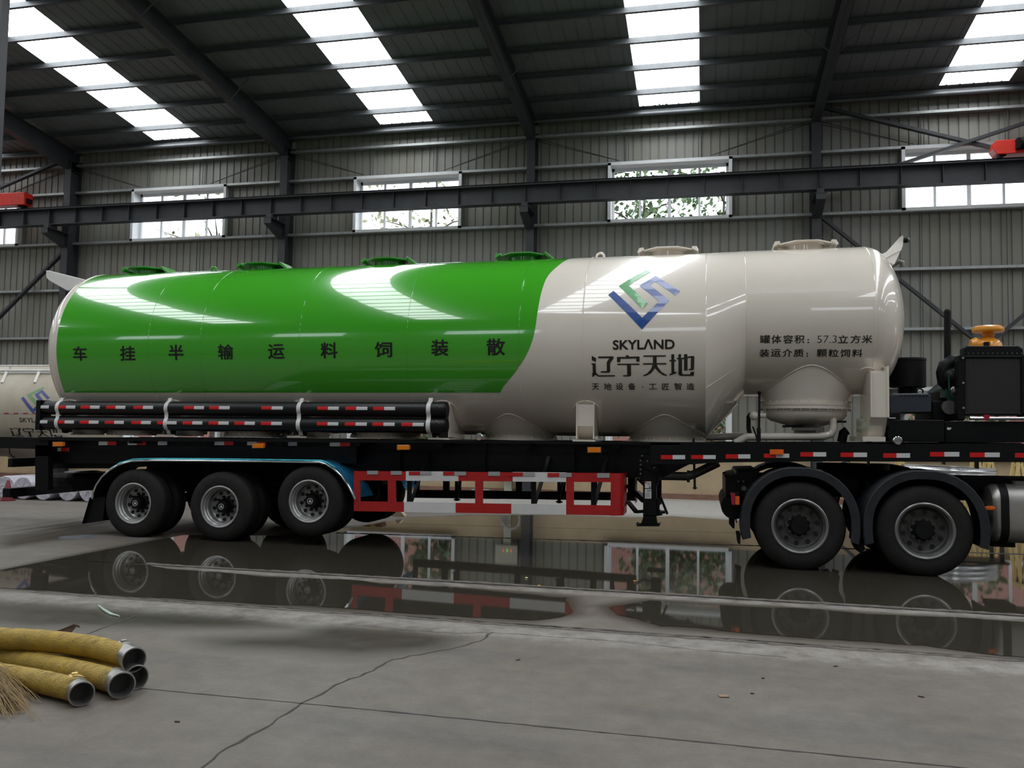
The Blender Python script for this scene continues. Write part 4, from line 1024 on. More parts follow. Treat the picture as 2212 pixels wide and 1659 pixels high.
# --- mudguards
prof = [(199, 1076), (201, 1062), (208, 1045), (220, 1028), (236, 1014), (256, 1002), (285, 994), (330, 993), (430, 993.5), (560, 995), (690, 997), (704, 1001), (722, 1012), (738, 1027), (752, 1047), (762, 1066), (767, 1077)]
def mudguard(Y0, Y1, lipY):
    pts = [(U(x, y, 10.82).x, U(x, y, 10.82).z) for x, y in prof]; n = len(pts); mb = MB(); vs = []
    K = 9
    for i, (x, z) in enumerate(pts):
        a = Vector(pts[max(0, i-1)]); b2 = Vector(pts[min(n-1, i+1)]); nr = Vector((-(b2-a).y, (b2-a).x)).normalized()
        for k in range(K):
            y = Y0+(Y1-Y0)*k/(K-1); h = .006+(.012 if k in (2, 4, 6) else 0)
            vs.append((x+nr.x*h, y, z+nr.y*h))
        for k in range(K-1, -1, -1):
            y = Y0+(Y1-Y0)*k/(K-1); vs.append((x, y, z))
    m = 2*K; fs = []
    for i in range(n-1):
        fs += [(i*m+j, i*m+(j+1) % m, (i+1)*m+(j+1) % m, (i+1)*m+j) for j in range(m)]
    mb.add(vs, fs); mb.mi = [0 if (q % m) < K-1 else 1 for q in range(len(fs))]
    o = mb.build('mudguard', [BLUEFILM, BLACK_M], TR, smooth=30, fix=False)
    mb = MB(); mb.tube([(x, lipY, z-.012) for x, z in pts], .016, 8); mb.build('edge_trim', CHROME, o, smooth=50)
    mb = MB(); mb.tube([(x, lipY+(.028 if lipY < C else -.028), z+.012) for x, z in pts[2:13]], .012, 8); mb.build('film_edge', TEAL, o, smooth=50)
mudguard(10.83, 11.46, 10.825); mudguard(2*C-11.46, 2*C-10.83, 2*C-10.825)
mb = MB(); quad(mb, [(199, 1074), (228, 1074), (222, 1124), (182, 1131), (190, 1100)], 10.9, 10.91)
mb2 = MB(); a = U(199, 1074, 10.9); b2 = U(182, 1131, 10.9); mb.add([(a.x, 10.85, a.z), (a.x, 11.45, a.z), (b2.x, 11.45, b2.z), (b2.x, 10.85, b2.z)], [(0, 1, 2, 3)]); mb.build('mud_flap', BLACK_M, TR)
# --- side guards
def guard(Y0, Y1, red, white):
    def rc(mb, x0, yt0, x1, yt1, h):   # strip following the rail: tops at both ends, height in px
        Yr = 10.9
        P = [U(x0, yt0, Yr), U(x1, yt1, Yr), U(x1, yt1+h, Yr), U(x0, yt0+h, Yr)]; mb.prism([(p.x, p.z) for p in P], 'Y', Y0, Y1)
    def tt(x): return 1017.5+(x-767)*.0078
    def bt(x): return 1082.5+(x-767)*.0165
    mb = MB(); xs = [767, 879, 992, 1109, 1224, 1320]; xs2 = [767, 875, 986, 1106, 1224, 1320]
    rc(mb, xs[0], tt(xs[0]), xs[5], tt(xs[5]), 19.5); rc(mb, xs2[0], bt(xs2[0]), xs2[5], bt(xs2[5]), 21)
    for a, b2 in ((767, 779), (840, 856), (1028, 1044), (1224, 1240)):
        P = [U(a, tt(a)+19.4, 10.9), U(b2, tt(b2)+19.4, 10.9), U(b2, bt(b2), 10.9), U(a, bt(a), 10.9)]; mb.prism([(p.x, p.z) for p in P], 'Y', Y0, Y1)
    # rounded front end turning inwards
    s = 1 if Y0 < C else -1; x0 = U(1320, 1050, 10.9).x; zt_, zb = U(1320, tt(1320), 10.9).z, U(1320, bt(1320)+21.5, 10.9).z; r = .16; vs = []
    Yo = Y0 if s > 0 else Y1
    n = 12
    for k in range(n+1):
        a = math.radians(90*k/n); vs += [(x0+r*math.sin(a), Yo+s*r*(1-math.cos(a)), zb), (x0+r*math.sin(a), Yo+s*r*(1-math.cos(a)), zt_)]
    vs += [(x0+r, Yo+s*.55, zb), (x0+r, Yo+s*.55, zt_)]
    mb.add(vs, [(2*k, 2*k+2, 2*k+3, 2*k+1) for k in range(n+1)])
    g = mb.build('side_guard', red, TR, smooth=30)
    Y0, Y1 = Y0-.003, Y1+.003
    for k in (1, 3):
        mb = MB(); rc(mb, xs[k], tt(xs[k])-.5, xs[k+1], tt(xs[k+1])-.5, 20.2); mb.build('white_section', white, g)
        mb = MB(); rc(mb, xs2[k], bt(xs2[k])-.5, xs2[k+1], bt(xs2[k+1])-.5, 21.8); mb.build('white_section', white, g)
    for px in (905, 1165, 1290):
        mb = MB(); p = U(px, 1030, 11.3); mb.bar((p.x, Yo+s*.05, p.z-.4), (p.x+.12, Yo+s*.5, 1.3), .05, .02); mb.bar((p.x, Yo+s*.06, p.z-.42), (p.x, Yo+s*.06, p.z+.02), .06, .03)
        mb.build('guard_bracket', BLACK, g)
    return g
g1 = guard(10.86, 10.90, RED, WHITE_T); guard(2*C-10.90, 2*C-10.86, BLACK, BLACK)
GREY_R = mat('dull_reflective_tape', (0.36, 0.36, 0.36), 0.35)
zz = lambda v: 860+v/4.424
for x0, xm_, x1, y0, y1 in ((zz(103), zz(210), zz(318), 1018.5, 1026.3), (zz(430), zz(537), zz(648), 1018.8, 1027), (zz(1060), zz(1193), zz(1307), 1020.5, 1029), (zz(1427), zz(1540), zz(1657), 1021.5, 1030.5)):
    mb = MB(); mb.cur = 0; rect(mb, x0, y0, xm_, y1, 10.852, 10.856); mb.cur = 1; rect(mb, xm_, y0, x1, y1, 10.852, 10.856); mb.build('reflective_tape', [RED, GREY_R], g1)
for x0, x1, y0, y1 in ((793, 816.6, 1017, 1025), (844, 867.6, 1017.5, 1025.7), (zz(862), zz(973), 1019, 1028), (zz(1902), zz(2020), 1022.2, 1032)):
    mb = MB(); rect(mb, x0, y0, x1, y1, 10.852, 10.856); mb.build('reflective_tape', GREY_R, g1)
# --- landing gear
def landing(Y, near):
    mb = MB()
    if near:
        rect(mb, 1389, 1018, 1418, 1116, Y, Y+.14); quad(mb, [(1391, 1112), (1416, 1112), (1420, 1133), (1384, 1133)], Y, Y+.14); quad(mb, [(1380, 985), (1425, 985), (1428, 1030), (1418, 1050), (1389, 1050), (1382, 1034)], Y+.02, Y+.14)
        l = mb.build('landing_leg', BLACK, TR, bevel=.006)
        mb = MB(); p = [(1386+18*math.cos(a)+15, 1004+14*math.sin(a)) for a in [math.radians(180+30*k) for k in range(7)]]; q = [(1413+11*math.cos(a), 1013+9*math.sin(a)) for a in [math.radians(-60+30*k) for k in range(6)]]
        quad(mb, p+q, Y-.03, Y+.02)
        mb.build('gearbox', BLACK, l, bevel=.008)
        mb = MB(); quad(mb, [(1374, 1131), (1378, 1134), (1421, 1134), (1426, 1131), (1424, 1137), (1376, 1137)], Y-.05, Y+.2); mb.build('foot_shoe', BLACK, l)
        mb = MB()
        for px, py in ((1398.5, 996), (1413.5, 1010), (1383.5, 995), (1383.5, 1004), (1383.5, 1014), (1383.5, 1023.5), (1387, 984.5), (1409, 986), (1421.5, 999)): mb.cyl(U(px, py, Y-.035), U(px, py, Y-.02)+Vector((0, .02, 0)), .012, n=10)
        mb.build('bolt_heads', GREYMET, l)
        mb = MB(); rect(mb, 1393, 1040, 1406.5, 1054.5, Y-.004, Y-.001); rect(mb, 1393, 1056.5, 1407, 1077, Y-.004, Y-.001); st = mb.build('sticker', WHITE_T, l)
        mb = MB(); rect(mb, 1393.6, 1041, 1396.6, 1044, Y-.006, Y-.0035); st2 = mb.build('sticker_mark', RED_R, l)
        mb = MB(); rect(mb, 1402, 1050, 1405.5, 1053.6, Y-.006, Y-.0035); rect(mb, 1398, 1059.5, 1400.5, 1062, Y-.006, Y-.0035); rect(mb, 1402, 1058.5, 1405, 1062, Y-.006, Y-.0035)
        for k in range(5): rect(mb, 1394.5, 1065+2*k, 1404, 1065.5+2*k, Y-.006, Y-.0035)
        for k in range(3): rect(mb, 1398+(k % 2), 1042.5+2*k, 1405, 1043.2+2*k, Y-.006, Y-.0035)
        mb.build('sticker_print', GREYMET, l)
    else:
        a, b2 = U(1389, 1030, 11.1), U(1413, 1116, 11.1); mb.box(a.x, b2.x, Y, Y+.14, b2.z, a.z+.2); mb.box(a.x-.06, b2.x+.06, Y-.05, Y+.2, .43, .46); l = mb.build('landing_leg', BLACK, TR)
    mb = MB(); a, b2 = U(1351, 1052, 11.1), U(1389, 1084, 11.1); mb.bar((a.x, Y+.3, a.z), (b2.x, Y+.1, b2.z), .05, .04)
    a, b2, c2 = U(1350, 1088, 11.1), U(1373, 1107, 11.1), U(1389, 1106, 11.1); mb.bar((a.x, Y+.4, a.z), (b2.x, Y+.1, b2.z), .05, .04); mb.bar((b2.x, Y+.1, b2.z), (c2.x, Y+.1, c2.z), .05, .04)
    if near:
        a, b2 = U(1425, 1072, 11.1), U(1441, 1112, 11.1); mb.bar((a.x, Y+.1, a.z), (b2.x, Y+.1, b2.z), .035, .03)
        quad(mb, [(1417, 1072), (1426, 1085), (1424, 1100), (1431, 1113), (1418, 1115), (1412, 1060)], Y+.05, Y+.13)
    mb.build('leg_brace', BLACK, l)
landing(11.10, True); landing(2*C-11.24, False)
mb = MB(); a = U(1401, 1060, 11.1); mb.cyl((a.x, 11.2, a.z), (a.x, 2*C-11.2, a.z), .035, n=12); mb.build('gear_shaft', BLACK, TR, smooth=40)
mb = MB(); mb.cyl(U(1498, 946, 11.0), U(1501, 1057, 11.0), .016, n=10); a = U(1501, 1054, 11.0); mb.cyl(a+Vector((-.03, 0, 0)), a+Vector((.03, 0, 0)), .008, n=6); mb.build('hanging_rod', BLACK_M, TR, smooth=50)
mb = MB(); mb.cyl(U(1640.5, 849, 11.2), U(1639, 962, 11.2), .016, n=10); p = U(1640.5, 849, 11.2); mb.lathe([(.001, -.03), (.022, -.015), (.026, .01), (.001, .03)], p, 'Z', 12); mb.cyl(U(1639, 925, 11.2), U(1639, 962, 11.2), .026, n=10); mb.build('marker_stick', BLACK_M, TR, smooth=50)
for px, y1 in ((987, 1082), (1208, 1087)):
    mb = MB(); mb.bar(U(px, 1030, 12.6), U(px, y1, 12.6), .05, .05); mb.bar(U(px+10, 1030, 12.5), U(px+1, 1070, 12.5), .035, .03); p = U(px, y1, 12.6); mb.cyl(p+Vector((-.05, 0, .02)), p+Vector((.05, 0, .02)), .012, n=8); mb.build('support_rod', BLACK, TR)
# --- axles and wheels
def rim(mb, o, rb, deep=.125, n=44):
    mb.lathe([(rb-.012, .045), (rb+.012, .02), (rb+.016, .004), (rb+.004, -.002), (rb-.012, .006), (rb-.016, .03), (rb-.032, .05), (rb-.034, .075), (rb-.046, .09), (rb-.052, deep-.02), (rb-.075, deep), (.15, deep+.012), (.145, deep), (.06, deep)], o, 'Y', n, False, False)
def wheel(x, z, Y, s, R, rb, full, w=.27, sm=STEEL_W, hubm=BLACK, hubr=.097, hubout=.135, badge=True, deep=.19):
    """one tyre whose outer face lies at Y; s = +1 for the near side, -1 for the far side"""
    mb = MB(); tyre(mb, (0, 0, 0), R, rb, w)
    t = mb.build('wheel', RUBBER, None, smooth=35)
    mb = MB(); rim(mb, (0, 0, 0), rb, deep); r = mb.build('wheel_rim', sm, None, smooth=28); r.parent = t
    if full and not badge:
        mb = MB(); mb.lathe([(rb+.002, .024), (rb+.018, .004), (rb+.005, -.004), (rb-.014, .005), (rb-.018, .03)], (0, 0, 0), 'Y', 44, False, False); mb.lathe([(rb-.034, .049), (rb-.030, .049), (rb-.036, .074)], (0, 0, 0), 'Y', 44, False, False); q = mb.build('rim_edge', RIMLIP, None, smooth=40); q.parent = t
    if full:
        mb = MB()
        for k in range(10):
            a = 2*math.pi*(k+.3)/10; rr = (rb-.06+.15)/2+.012
            mb.cyl((rr*math.cos(a), deep-.012, rr*math.sin(a)), (rr*math.cos(a), deep+.02, rr*math.sin(a)), .026, n=14)
        mb.lathe([(rr-.02, deep+.016), (rr+.02, deep+.016), (rr+.02, deep+.022), (rr-.02, deep+.022)], (0, 0, 0), 'Y', 30, True)
        h = mb.build('rim_vents', INNER, None, fix=False); h.parent = t
        mb = MB()
        for k in range(10):
            a = 2*math.pi*(k)/10; mb.cyl((.135*math.cos(a), deep-.03, .135*math.sin(a)), (.135*math.cos(a), deep+.01, .135*math.sin(a)), .020, .017, n=8)
        mb.cur = 1; mb.lathe([(.112, deep-.004), (.162, deep-.004), (.162, deep+.012), (.112, deep+.012)], (0, 0, 0), 'Y', 36, True)
        h = mb.build('wheel_bolts', [BLACK if badge else sm, sm], None, fix=False); h.parent = t
        mb = MB(); mb.lathe([(hubr+.02, deep+.01), (hubr+.02, deep-.02), (hubr, deep-.03), (hubr-.008, deep-hubout+.02), (hubr-.02, deep-hubout), (.001, deep-hubout-.002)], (0, 0, 0), 'Y', 32)
        h = mb.build('hub', hubm, None, smooth=35); h.parent = t
        if badge:
            mb = MB(); y = deep-hubout-.006; mb.lathe([(.042, y), (.042, y-.003), (.036, y-.003), (.036, y)], (0, 0, 0), 'Y', 28, True)
            for q in ([(-.022, -.016), (-.004, .024), (-.008, -.016)], [(-.004, -.016), (0, .022), (.008, -.016)], [(.011, -.016), (.004, .02), (.024, -.016)]): mb.prism(q, 'Y', y-.002, y+.002)
            h = mb.build('hub_emblem', WHITE_T, None); h.parent = t
    return t
def set_wheel(t, parent, x, Y, z, flip):
    t.parent = parent; t.location = Vector((x, Y, z))-wloc(parent)
    if flip: t.rotation_euler = (0, 0, math.pi)
def clone_wheel(t, parent, x, Y, z, flip):
    c = t.copy(); S.collection.objects.link(c)
    for ch in t.children:
        d = ch.copy(); S.collection.objects.link(d); d.parent = c
    set_wheel(c, parent, x, Y, z, flip); return c
YT = 10.825; RT = .497
wx = [U(283, 1086.5, YT).x+.03, U(469.5, 1094.6, YT).x+.03, U(662, 1083, YT).x+.03]; wz = [RT-.004, RT-.004, U(662, 1083, YT).z]
full = wheel(0, 0, 0, 1, RT, .285, True); simple = wheel(0, 0, 0, 1, RT, .285, False)
first = True
for k in range(3):
    x, z = wx[k], wz[k]
    if k == 0: set_wheel(full, TR, x, YT, z, False); set_wheel(simple, TR, x, YT+.345, z, False)
    else: clone_wheel(full, TR, x, YT, z, False); clone_wheel(simple, TR, x, YT+.345, z, False)
    clone_wheel(full, TR, x, 2*C-YT, z, True); clone_wheel(simple, TR, x, 2*C-YT-.345, z, True)
    mb = MB(); mb.cyl((x, YT+.14, z), (x, 2*C-YT-.14, z), .075, n=18); mb.cyl((x, YT+.5, z), (x, YT+.66, z), .2, n=24); mb.cyl((x, 2*C-YT-.66, z), (x, 2*C-YT-.5, z), .2, n=24); mb.build('axle', BLACK_M, TR, smooth=40)
    mb = MB()
    for Yb in (11.52, 2*C-11.52):
        mb.tube([(x-.62, Yb, z+.33), (x-.3, Yb, z+.18), (x, Yb, z+.13), (x+.3, Yb, z+.18), (x+.62, Yb, z+.33)], .045, 8)
        mb.box(x-.72, x-.56, Yb-.06, Yb+.06, z+.25, 1.25); mb.box(x-.08, x+.08, Yb-.07, Yb+.07, z-.12, z+.2)
    mb.box(x-.1, x+.12, C-.35, C+.35, z+.1, z+.3)
    mb.build('leaf_spring', BLACK_M, TR, smooth=40)
for y in (11.75, 12.5): mb = MB(); mb.cyl((-7.2, y, 1.02), (-6.0, y, 1.02), .14, n=20); mb.build('air_tank', BLACK_M, TR, smooth=40)
mb = MB(); mb.cyl((-4.3, 12.13, 1.1), (-3.4, 12.13, 1.1), .15, n=20); mb.build('air_tank', BLACK_M, TR, smooth=40)
mb = MB(); mb.box(-8.75, -4.7, 11.95, 12.3, .80, 1.26); mb.build('suspension_beam', BLACK_M, TR)
# --- blower engine on the gooseneck
EN = None
YE = 11.45
mb = MB(); rect(mb, 2085, 771, 2206, 893, YE, YE+.12); rd = mb.build('radiator', RADIATOR, TR)
mb = MB(); a, b2 = U(2087, 775, YE), U(2204, 892, YE); n = 62
for k in range(n):
    x = a.x+(b2.x-a.x)*(k+.5)/n; mb.box(x-.0022, x+.0022, YE-.008, YE, b2.z, a.z)
mb.build('cooling_fins', mat('radiator_fins', (0.075, 0.07, 0.068), 0.45, metal=0.4), rd)
mb = MB(); quad(mb, [(2082, 770), (2082, 752), (2090, 747), (2200, 747), (2210, 753), (2212, 770)], YE-.02, YE+.16); rect(mb, 2080, 768, 2214, 773, YE-.03, YE+.17); rect(mb, 2080, 891, 2214, 898, YE-.03, YE+.17); mb.build('header_tank', BLACK, rd, bevel=.01)
mb = MB(); rect(mb, 2070, 768, 2084, 905, YE-.03, YE+.14); rect(mb, 2207, 768, 2222, 905, YE-.03, YE+.14); mb.build('radiator_frame', BLACK, rd)
mb = MB()
for px, py in ((2080.5, 773), (2081, 827), (2081.5, 881)): mb.cyl(U(px, py, YE-.05), U(px, py, YE-.03), .014, n=10)
for k in range(12): mb.cyl(U(2092+10.5*k, 763, YE-.035), U(2092+10.5*k, 763, YE-.02), .006, n=6)
mb.build('bolt_heads', GALV, rd)
mb = MB(); mb.cyl(U(2131, 748, YE+.05), U(2131, 739, YE+.05), .035, n=16); mb.build('filler_cap', BLACK_M, rd, smooth=40)
Yc_ = 12.1; ctr = U(2134, 711, Yc_); f = lambda y: U(2134, y, Yc_).z
mb = MB(); mb.lathe([(.001, f(704)), (.15, f(704.6)), (.183, f(708)), (.19, f(712)), (.19, f(716)), (.18, f(718.2)), (.10, f(719)), (.072, f(722)), (.066, f(727)), (.085, f(731.5)), (.125, f(735)), (.16, f(742)), (.175, f(752)), (.175, f(790))], (ctr.x, Yc_, 0), 'Z', 40); pc = mb.build('air_intake_cap', YELLOWC, TR, smooth=40)
p = U(2107, 745, 12.0); mb = MB(); mb.lathe([(.001, -.07), (.07, -.06), (.10, 0), (.07, .06), (.001, .07)], p, 'X', 20); mb.bar(U(2108, 752, 11.8), U(2140, 744, 11.8), .04, .04); mb.build('intake_elbow', YELLOWC, pc, smooth=50)
mb = MB(); p0, p1 = U(2046.5, 673, 12.0), U(2046.5, 880, 12.0); mb.cyl(p1, p0, .041, n=20); mb.lathe([(.041, p0.z), (.036, p0.z+.02), (.02, p0.z+.034), (.001, p0.z+.038)], (p0.x, 12.0, 0), 'Z', 20); mb.build('exhaust_stack', BLACK_M, TR, smooth=40)
mb = MB(); q = U(1960, 806, 12.3); z0, z1 = U(1960, 838, 12.3).z, U(1960, 775, 12.3).z; mb.lathe([(.001, z1), (.235, z1), (.24, z1-.03), (.232, z1-.035), (.232, z0+.01), (.20, z0), (.12, z0), (.12, z0-.12), (.001, z0-.12)], (q.x, 12.3, 0), 'Z', 40); mb.build('air_filter', BLACK_M, TR, smooth=40)
mb = MB(); quad(mb, [(1922, 892), (1922, 855), (1927, 850), (2005, 849), (2012, 854), (2013, 891)], 11.5, 12.2); o = mb.build('gear_housing', ENGGREY, TR, bevel=.02)
mb = MB()
for k in range(8): mb.box(U(1946+8*k, 850, 11.48).x, U(1950+8*k, 850, 11.48).x, 11.485, 11.5, U(1946, 855, 11.48).z, U(1946, 853.6, 11.48).z)
mb.lathe([(.03, -.012), (.045, -.012), (.045, .012), (.03, .012)], U(1987, 846, 11.7), 'Y', 18, True); mb.build('housing_bolts', BLACK, o)
mb = MB(); mb.tube(pp([(2075, 782), (2058, 781), (2044, 790), (2040, 806), (2041, 826), (2052, 838)], 11.8), [.08, .09, .1, .1, .09, .07], 14); mb.lathe([(.001, -.09), (.09, -.07), (.12, 0), (.09, .07), (.001, .09)], U(2058, 815, 11.7), 'Y', 20); mb.build('intake_hose', BLACK, TR, smooth=60)
mb = MB(); quad(mb, [(2042, 838), (2050, 832), (2056, 845), (2062, 856), (2072, 860), (2072, 868), (2050, 866), (2042, 858)], 11.75, 12.3); mb.tube(pp([(2050, 812), (2050, 840), (2055, 853), (2066, 864)], 11.62), .012, 8); mb.build('engine_block', ENGGREEN, TR, bevel=.01)
mb = MB(); mb.tube(pp([(2064, 778), (2072, 788), (2078, 805), (2077, 830), (2073, 858)], 11.5), .007, 6); mb.build('hose_line', GREYMET, TR, smooth=60)
mb = MB(); mb.lathe([(.001, -.03), (.09, -.03), (.09, .03), (.001, .03)], U(2050, 880, 11.7), 'Y', 20); mb.lathe([(.001, -.05), (.035, -.04), (.05, .05), (.001, .06)], U(2064, 845, 11.6), 'X', 14); mb.build('alternator', GREYMET, TR, smooth=40)
mb = MB(); rect(mb, 2014, 866, 2086, 908, 11.75, 12.7); rect(mb, 2030, 843, 2080, 880, 12.0, 12.8); rect(mb, 1999, 872, 2040, 890, 11.8, 12.6); mb.build('engine_crankcase', BLACK_M, TR, bevel=.02)
mb = MB(); rect(mb, 1921, 907, 2040, 955, 11.25, 12.9); rect(mb, 2040, 910, 2230, 956, 11.35, 12.9); rect(mb, 1921, 890, 1945, 912, 11.4, 12.4); mb.build('engine_skid', BLACK, TR, bevel=.012)
mb = MB(); mb.cyl(U(2095, 904, 11.3), U(2235, 904.5, 11.3), .022, n=14); o = mb.build('silver_tube', CHROME, TR, smooth=40)
mb = MB(); rect(mb, 2126, 896, 2138, 906, 11.27, 11.31); mb.build('red_clip', LENS_R, o)
mb = MB(); rect(mb, 1921, 902, 1935, 904, 11.24, 11.3); quad(mb, [(2046, 923), (2056, 924), (2052, 929), (2046, 928)], 11.34, 11.36); mb.build('bright_tab', WHITE_T, TR)
# ================================================================== THE TRACTOR UNIT UNDER THE GOOSENECK
TK = thing('tractor_unit', 'black tractor unit chassis with two large wheels under arched grey fenders', 'truck', (2.2, C, 0))
RK = .54; YK = 10.83
kx = [U(1727, 1136, YK).x+.005, U(1998, 1147.4, YK).x+.005]
fk = wheel(0, 0, 0, 1, RK, .318, True, w=.29, sm=STEEL_D, hubm=BLACK_M, hubr=.115, hubout=.10, badge=False, deep=.13); sk = wheel(0, 0, 0, 1, RK, .318, False, w=.29, sm=STEEL_D)
for k, x in enumerate(kx):
    z = RK-.004
    if k == 0: set_wheel(fk, TK, x, YK, z, False); set_wheel(sk, TK, x, YK+.345, z, False)
    else: clone_wheel(fk, TK, x, YK, z, False); clone_wheel(sk, TK, x, YK+.345, z, False)
    clone_wheel(fk, TK, x, 2*C-YK, z, True); clone_wheel(sk, TK, x, 2*C-YK-.345, z, True)
    mb = MB(); mb.cyl((x, YK+.15, z), (x, 2*C-YK-.15, z), .09, n=18); mb.lathe([(.001, -.2), (.15, -.15), (.2, 0), (.15, .15), (.001, .2)], (x, C, z), 'X', 20); mb.cyl((x, YK+.5, z), (x, YK+.68, z), .21, n=24); mb.build('axle', BLACK_M, TK, smooth=40)
def fender(x, near):
    Y0, Y1 = (10.80, 11.48) if near else (2*C-10.80, 2*C-11.48); s = 1 if near else -1
    pts = []; r = .70
    for k in range(23):
        a = math.radians(196-212*k/22); q = r*(1+.035*abs(math.sin(2*a))); pts.append((x+q*math.cos(a)*.985, RK+.005+q*math.sin(a)*1.01))
    mb = MB(); n = len(pts); vs = []
    for i, (px_, pz_) in enumerate(pts):
        d = Vector((px_-x, pz_-RK)).normalized()
        for off, yy in ((-.105, Y0), (-.012, Y0-.004*s), (.0, Y0+.012*s), (.0, Y1), (-.012, Y1), (-.012, Y0+.02*s), (-.105, Y0+.012*s)):
            vs.append((px_+d.x*off, yy, pz_+d.y*off))
    m = 7; fs = []
    for i in range(n-1): fs += [(i*m+j, i*m+(j+1) % m, (i+1)*m+(j+1) % m, (i+1)*m+j) for j in range(m)]
    fs += [tuple(range(m)), tuple(range((n-1)*m, n*m))]
    mb.add(vs, fs); o = mb.build('fender', FENDER, TK, smooth=35)
    mb = MB()
    for a_ in (50, 130):
        a = math.radians(a_); p = Vector((x+.703*math.cos(a), 0, RK+.703*math.sin(a))); d = Vector((math.cos(a), 0, math.sin(a)))
        mb.bar(Vector((p.x, Y0+.01*s, p.z)), Vector((p.x, Y1, p.z)), .012, .012, d)
    mb.build('fender_joint', BLACK_M, o)
for x in kx: fender(x, True); fender(x, False)
mb = MB()
for Yb in (11.72, 12.54):
    mb.prism([(U(1566, 1030, 11.3).x, 1.10), (6.2, 1.17), (6.2, .87), (U(1566, 1030, 11.3).x, .84)], 'Y', Yb-.04, Yb+.04)
for x in (.36, 1.0, 1.88, 2.7, 3.6, 4.8): mb.box(x-.05, x+.05, 11.7, 12.56, .88, 1.08)
mb.build('chassis_rail', BLACK, TK)
mb = MB(); quad(mb, [(1567, 1033), (1578, 1028), (1590, 1026), (1592, 1017), (1640, 1016), (1640, 1078), (1592, 1082), (1567, 1072)], 11.25, 13.0); mb.build('rear_crossmember', BLACK, TK, bevel=.015)
for px, py, r in ((1595, 1040, .012), (1606, 1040, .012), (1607, 1055, .032)): mb = MB(); mb.cyl(U(px, py, 11.22), U(px, py, 11.22)+Vector((0, .04, 0)), r, n=12); mb.build('bolt_head', GREYMET, TK, smooth=40)
mb = MB(); p = U(1586, 1094, 11.25); mb.cyl((p.x, 11.25, p.z), (p.x, 13.0, p.z), .165, n=28); mb.build('air_tank', BLACK_M, TK, smooth=40)
mb = MB(); quad(mb, [(1575, 1112), (1587, 1112), (1587, 1141), (1583, 1142), (1575, 1132)], 11.3, 11.4); quad(mb, [(1592, 1155), (1600, 1155), (1599, 1176), (1594, 1174)], 10.95, 11.4); quad(mb, [(1852, 1172), (1866, 1174), (1869, 1186), (1860, 1196), (1853, 1184)], 10.95, 11.4); mb.build('mud_flap', BLACK_M, TK)
mb = MB(); mb.cur = 0; quad(mb, [(1578, 1064), (1588, 1066), (1588, 1091), (1581, 1091)], 10.97, 11.2); mb.cur = 1; quad(mb, [(1588.5, 1072), (1597.5, 1072), (1597.5, 1090.5), (1588.5, 1090.5)], 10.96, 11.2); mb.cur = 2; rect(mb, 1579, 1064, 1597, 1071, 10.975, 11.2); mb.build('tail_lamp', [LENS_R, ORANGE, BLACK_M], TK, bevel=.004)
p = U(1850, 1000, C); mb = MB(); mb.cyl((p.x-.05, C, 1.19), (p.x-.05, C, 1.27), .46, n=40); mb.prism([(p.x-.45, 1.2), (p.x+.5, 1.2), (p.x+.35, 1.1), (p.x-.3, 1.1)], 'Y', 11.72, 12.54); mb.box(p.x-.22, p.x+.2, 11.65, 12.6, 1.08, 1.2); mb.build('fifth_wheel', BLACK_M, TK, smooth=35)
mb = MB(); rect(mb, 1870, 1040, 1880, 1130, 11.3, 12.9)
rnd = random.Random(4)
for k in range(7): x = 1.35+.14*k; mb.box(x, x+.11, 11.75+.1*rnd.random(), 12.5, 1.08, 1.15+.05*rnd.random())
mb.box(3.1, 6.2, 11.3, 11.75, 1.02, 1.165); mb.build('frame_fittings', BLACK_M, TK)
# fuel tank
def rsec(y0, y1, z0, z1, r, n=6):
    P = []
    for cy, cz, a0 in ((y1-r, z1-r, 0), (y0+r, z1-r, 90), (y0+r, z0+r, 180), (y1-r, z0+r, 270)):
        for k in range(n+1): a = math.radians(a0+90*k/n); P.append((cy+r*math.cos(a), cz+r*math.sin(a)))
    return P
xl = U(2146, 1110, 10.98).x; zt_, zb = U(2180, 1047, 10.98).z, U(2185, 1176, 10.98).z
mb = MB(); prs = []
for x, sc in ((xl, .86), (xl+.03, .95), (xl+.07, 1.0), (xl+1.5, 1.0)):
    cy, cz = 11.32, (zt_+zb)/2; prs.append([(x, cy+(y-cy)*sc, cz+(z-cz)*sc) for y, z in rsec(10.95, 11.69, zb, zt_, .2)])
m = len(prs[0]); mb.add([v for p in prs for v in p], [(k*m+j, k*m+(j+1) % m, (k+1)*m+(j+1) % m, (k+1)*m+j) for k in range(3) for j in range(m)]+[tuple(range(m)), tuple(range(3*m, 4*m))])
ft = mb.build('fuel_tank', ALU, TK, smooth=35)
for xx in (U(2171, 1110, 10.95).x, U(2171, 1110, 10.95).x+1.0):
    mb = MB(); A = rsec(10.94, 11.70, zb-.012, zt_+.012, .21); m = len(A); mb.add([(xx-.045, y, z) for y, z in A]+[(xx+.045, y, z) for y, z in A], [(j, (j+1) % m, m+(j+1) % m, m+j) for j in range(m)]); mb.build('tank_strap', BLACK_M, ft, smooth=35)
mb = MB(); mb.box(xl+.05, xl+.3, 11.2, 11.6, zb-.06, zb-.0); mb.build('tank_cradle', BLACK_M, ft)
mb = MB(); p = U(2200, 1046, 11.15); mb.cyl((p.x, 11.15, zt_-.03), (p.x, 11.15, zt_+.04), .07, n=20); mb.build('tank_cap', GREYMET, ft, smooth=40)
mb = MB(); mb.lathe([(.001, -.012), (.05, -.01), (.06, .0), (.05, .012)], (0, 0, 0), 'Y', 24); o = mb.build('side_marker_lamp', ORANGE, TK, smooth=40); p = U(2138, 1097.5, 10.9); o.location = p-wloc(TK); o.scale = (1.05, 1, .42)
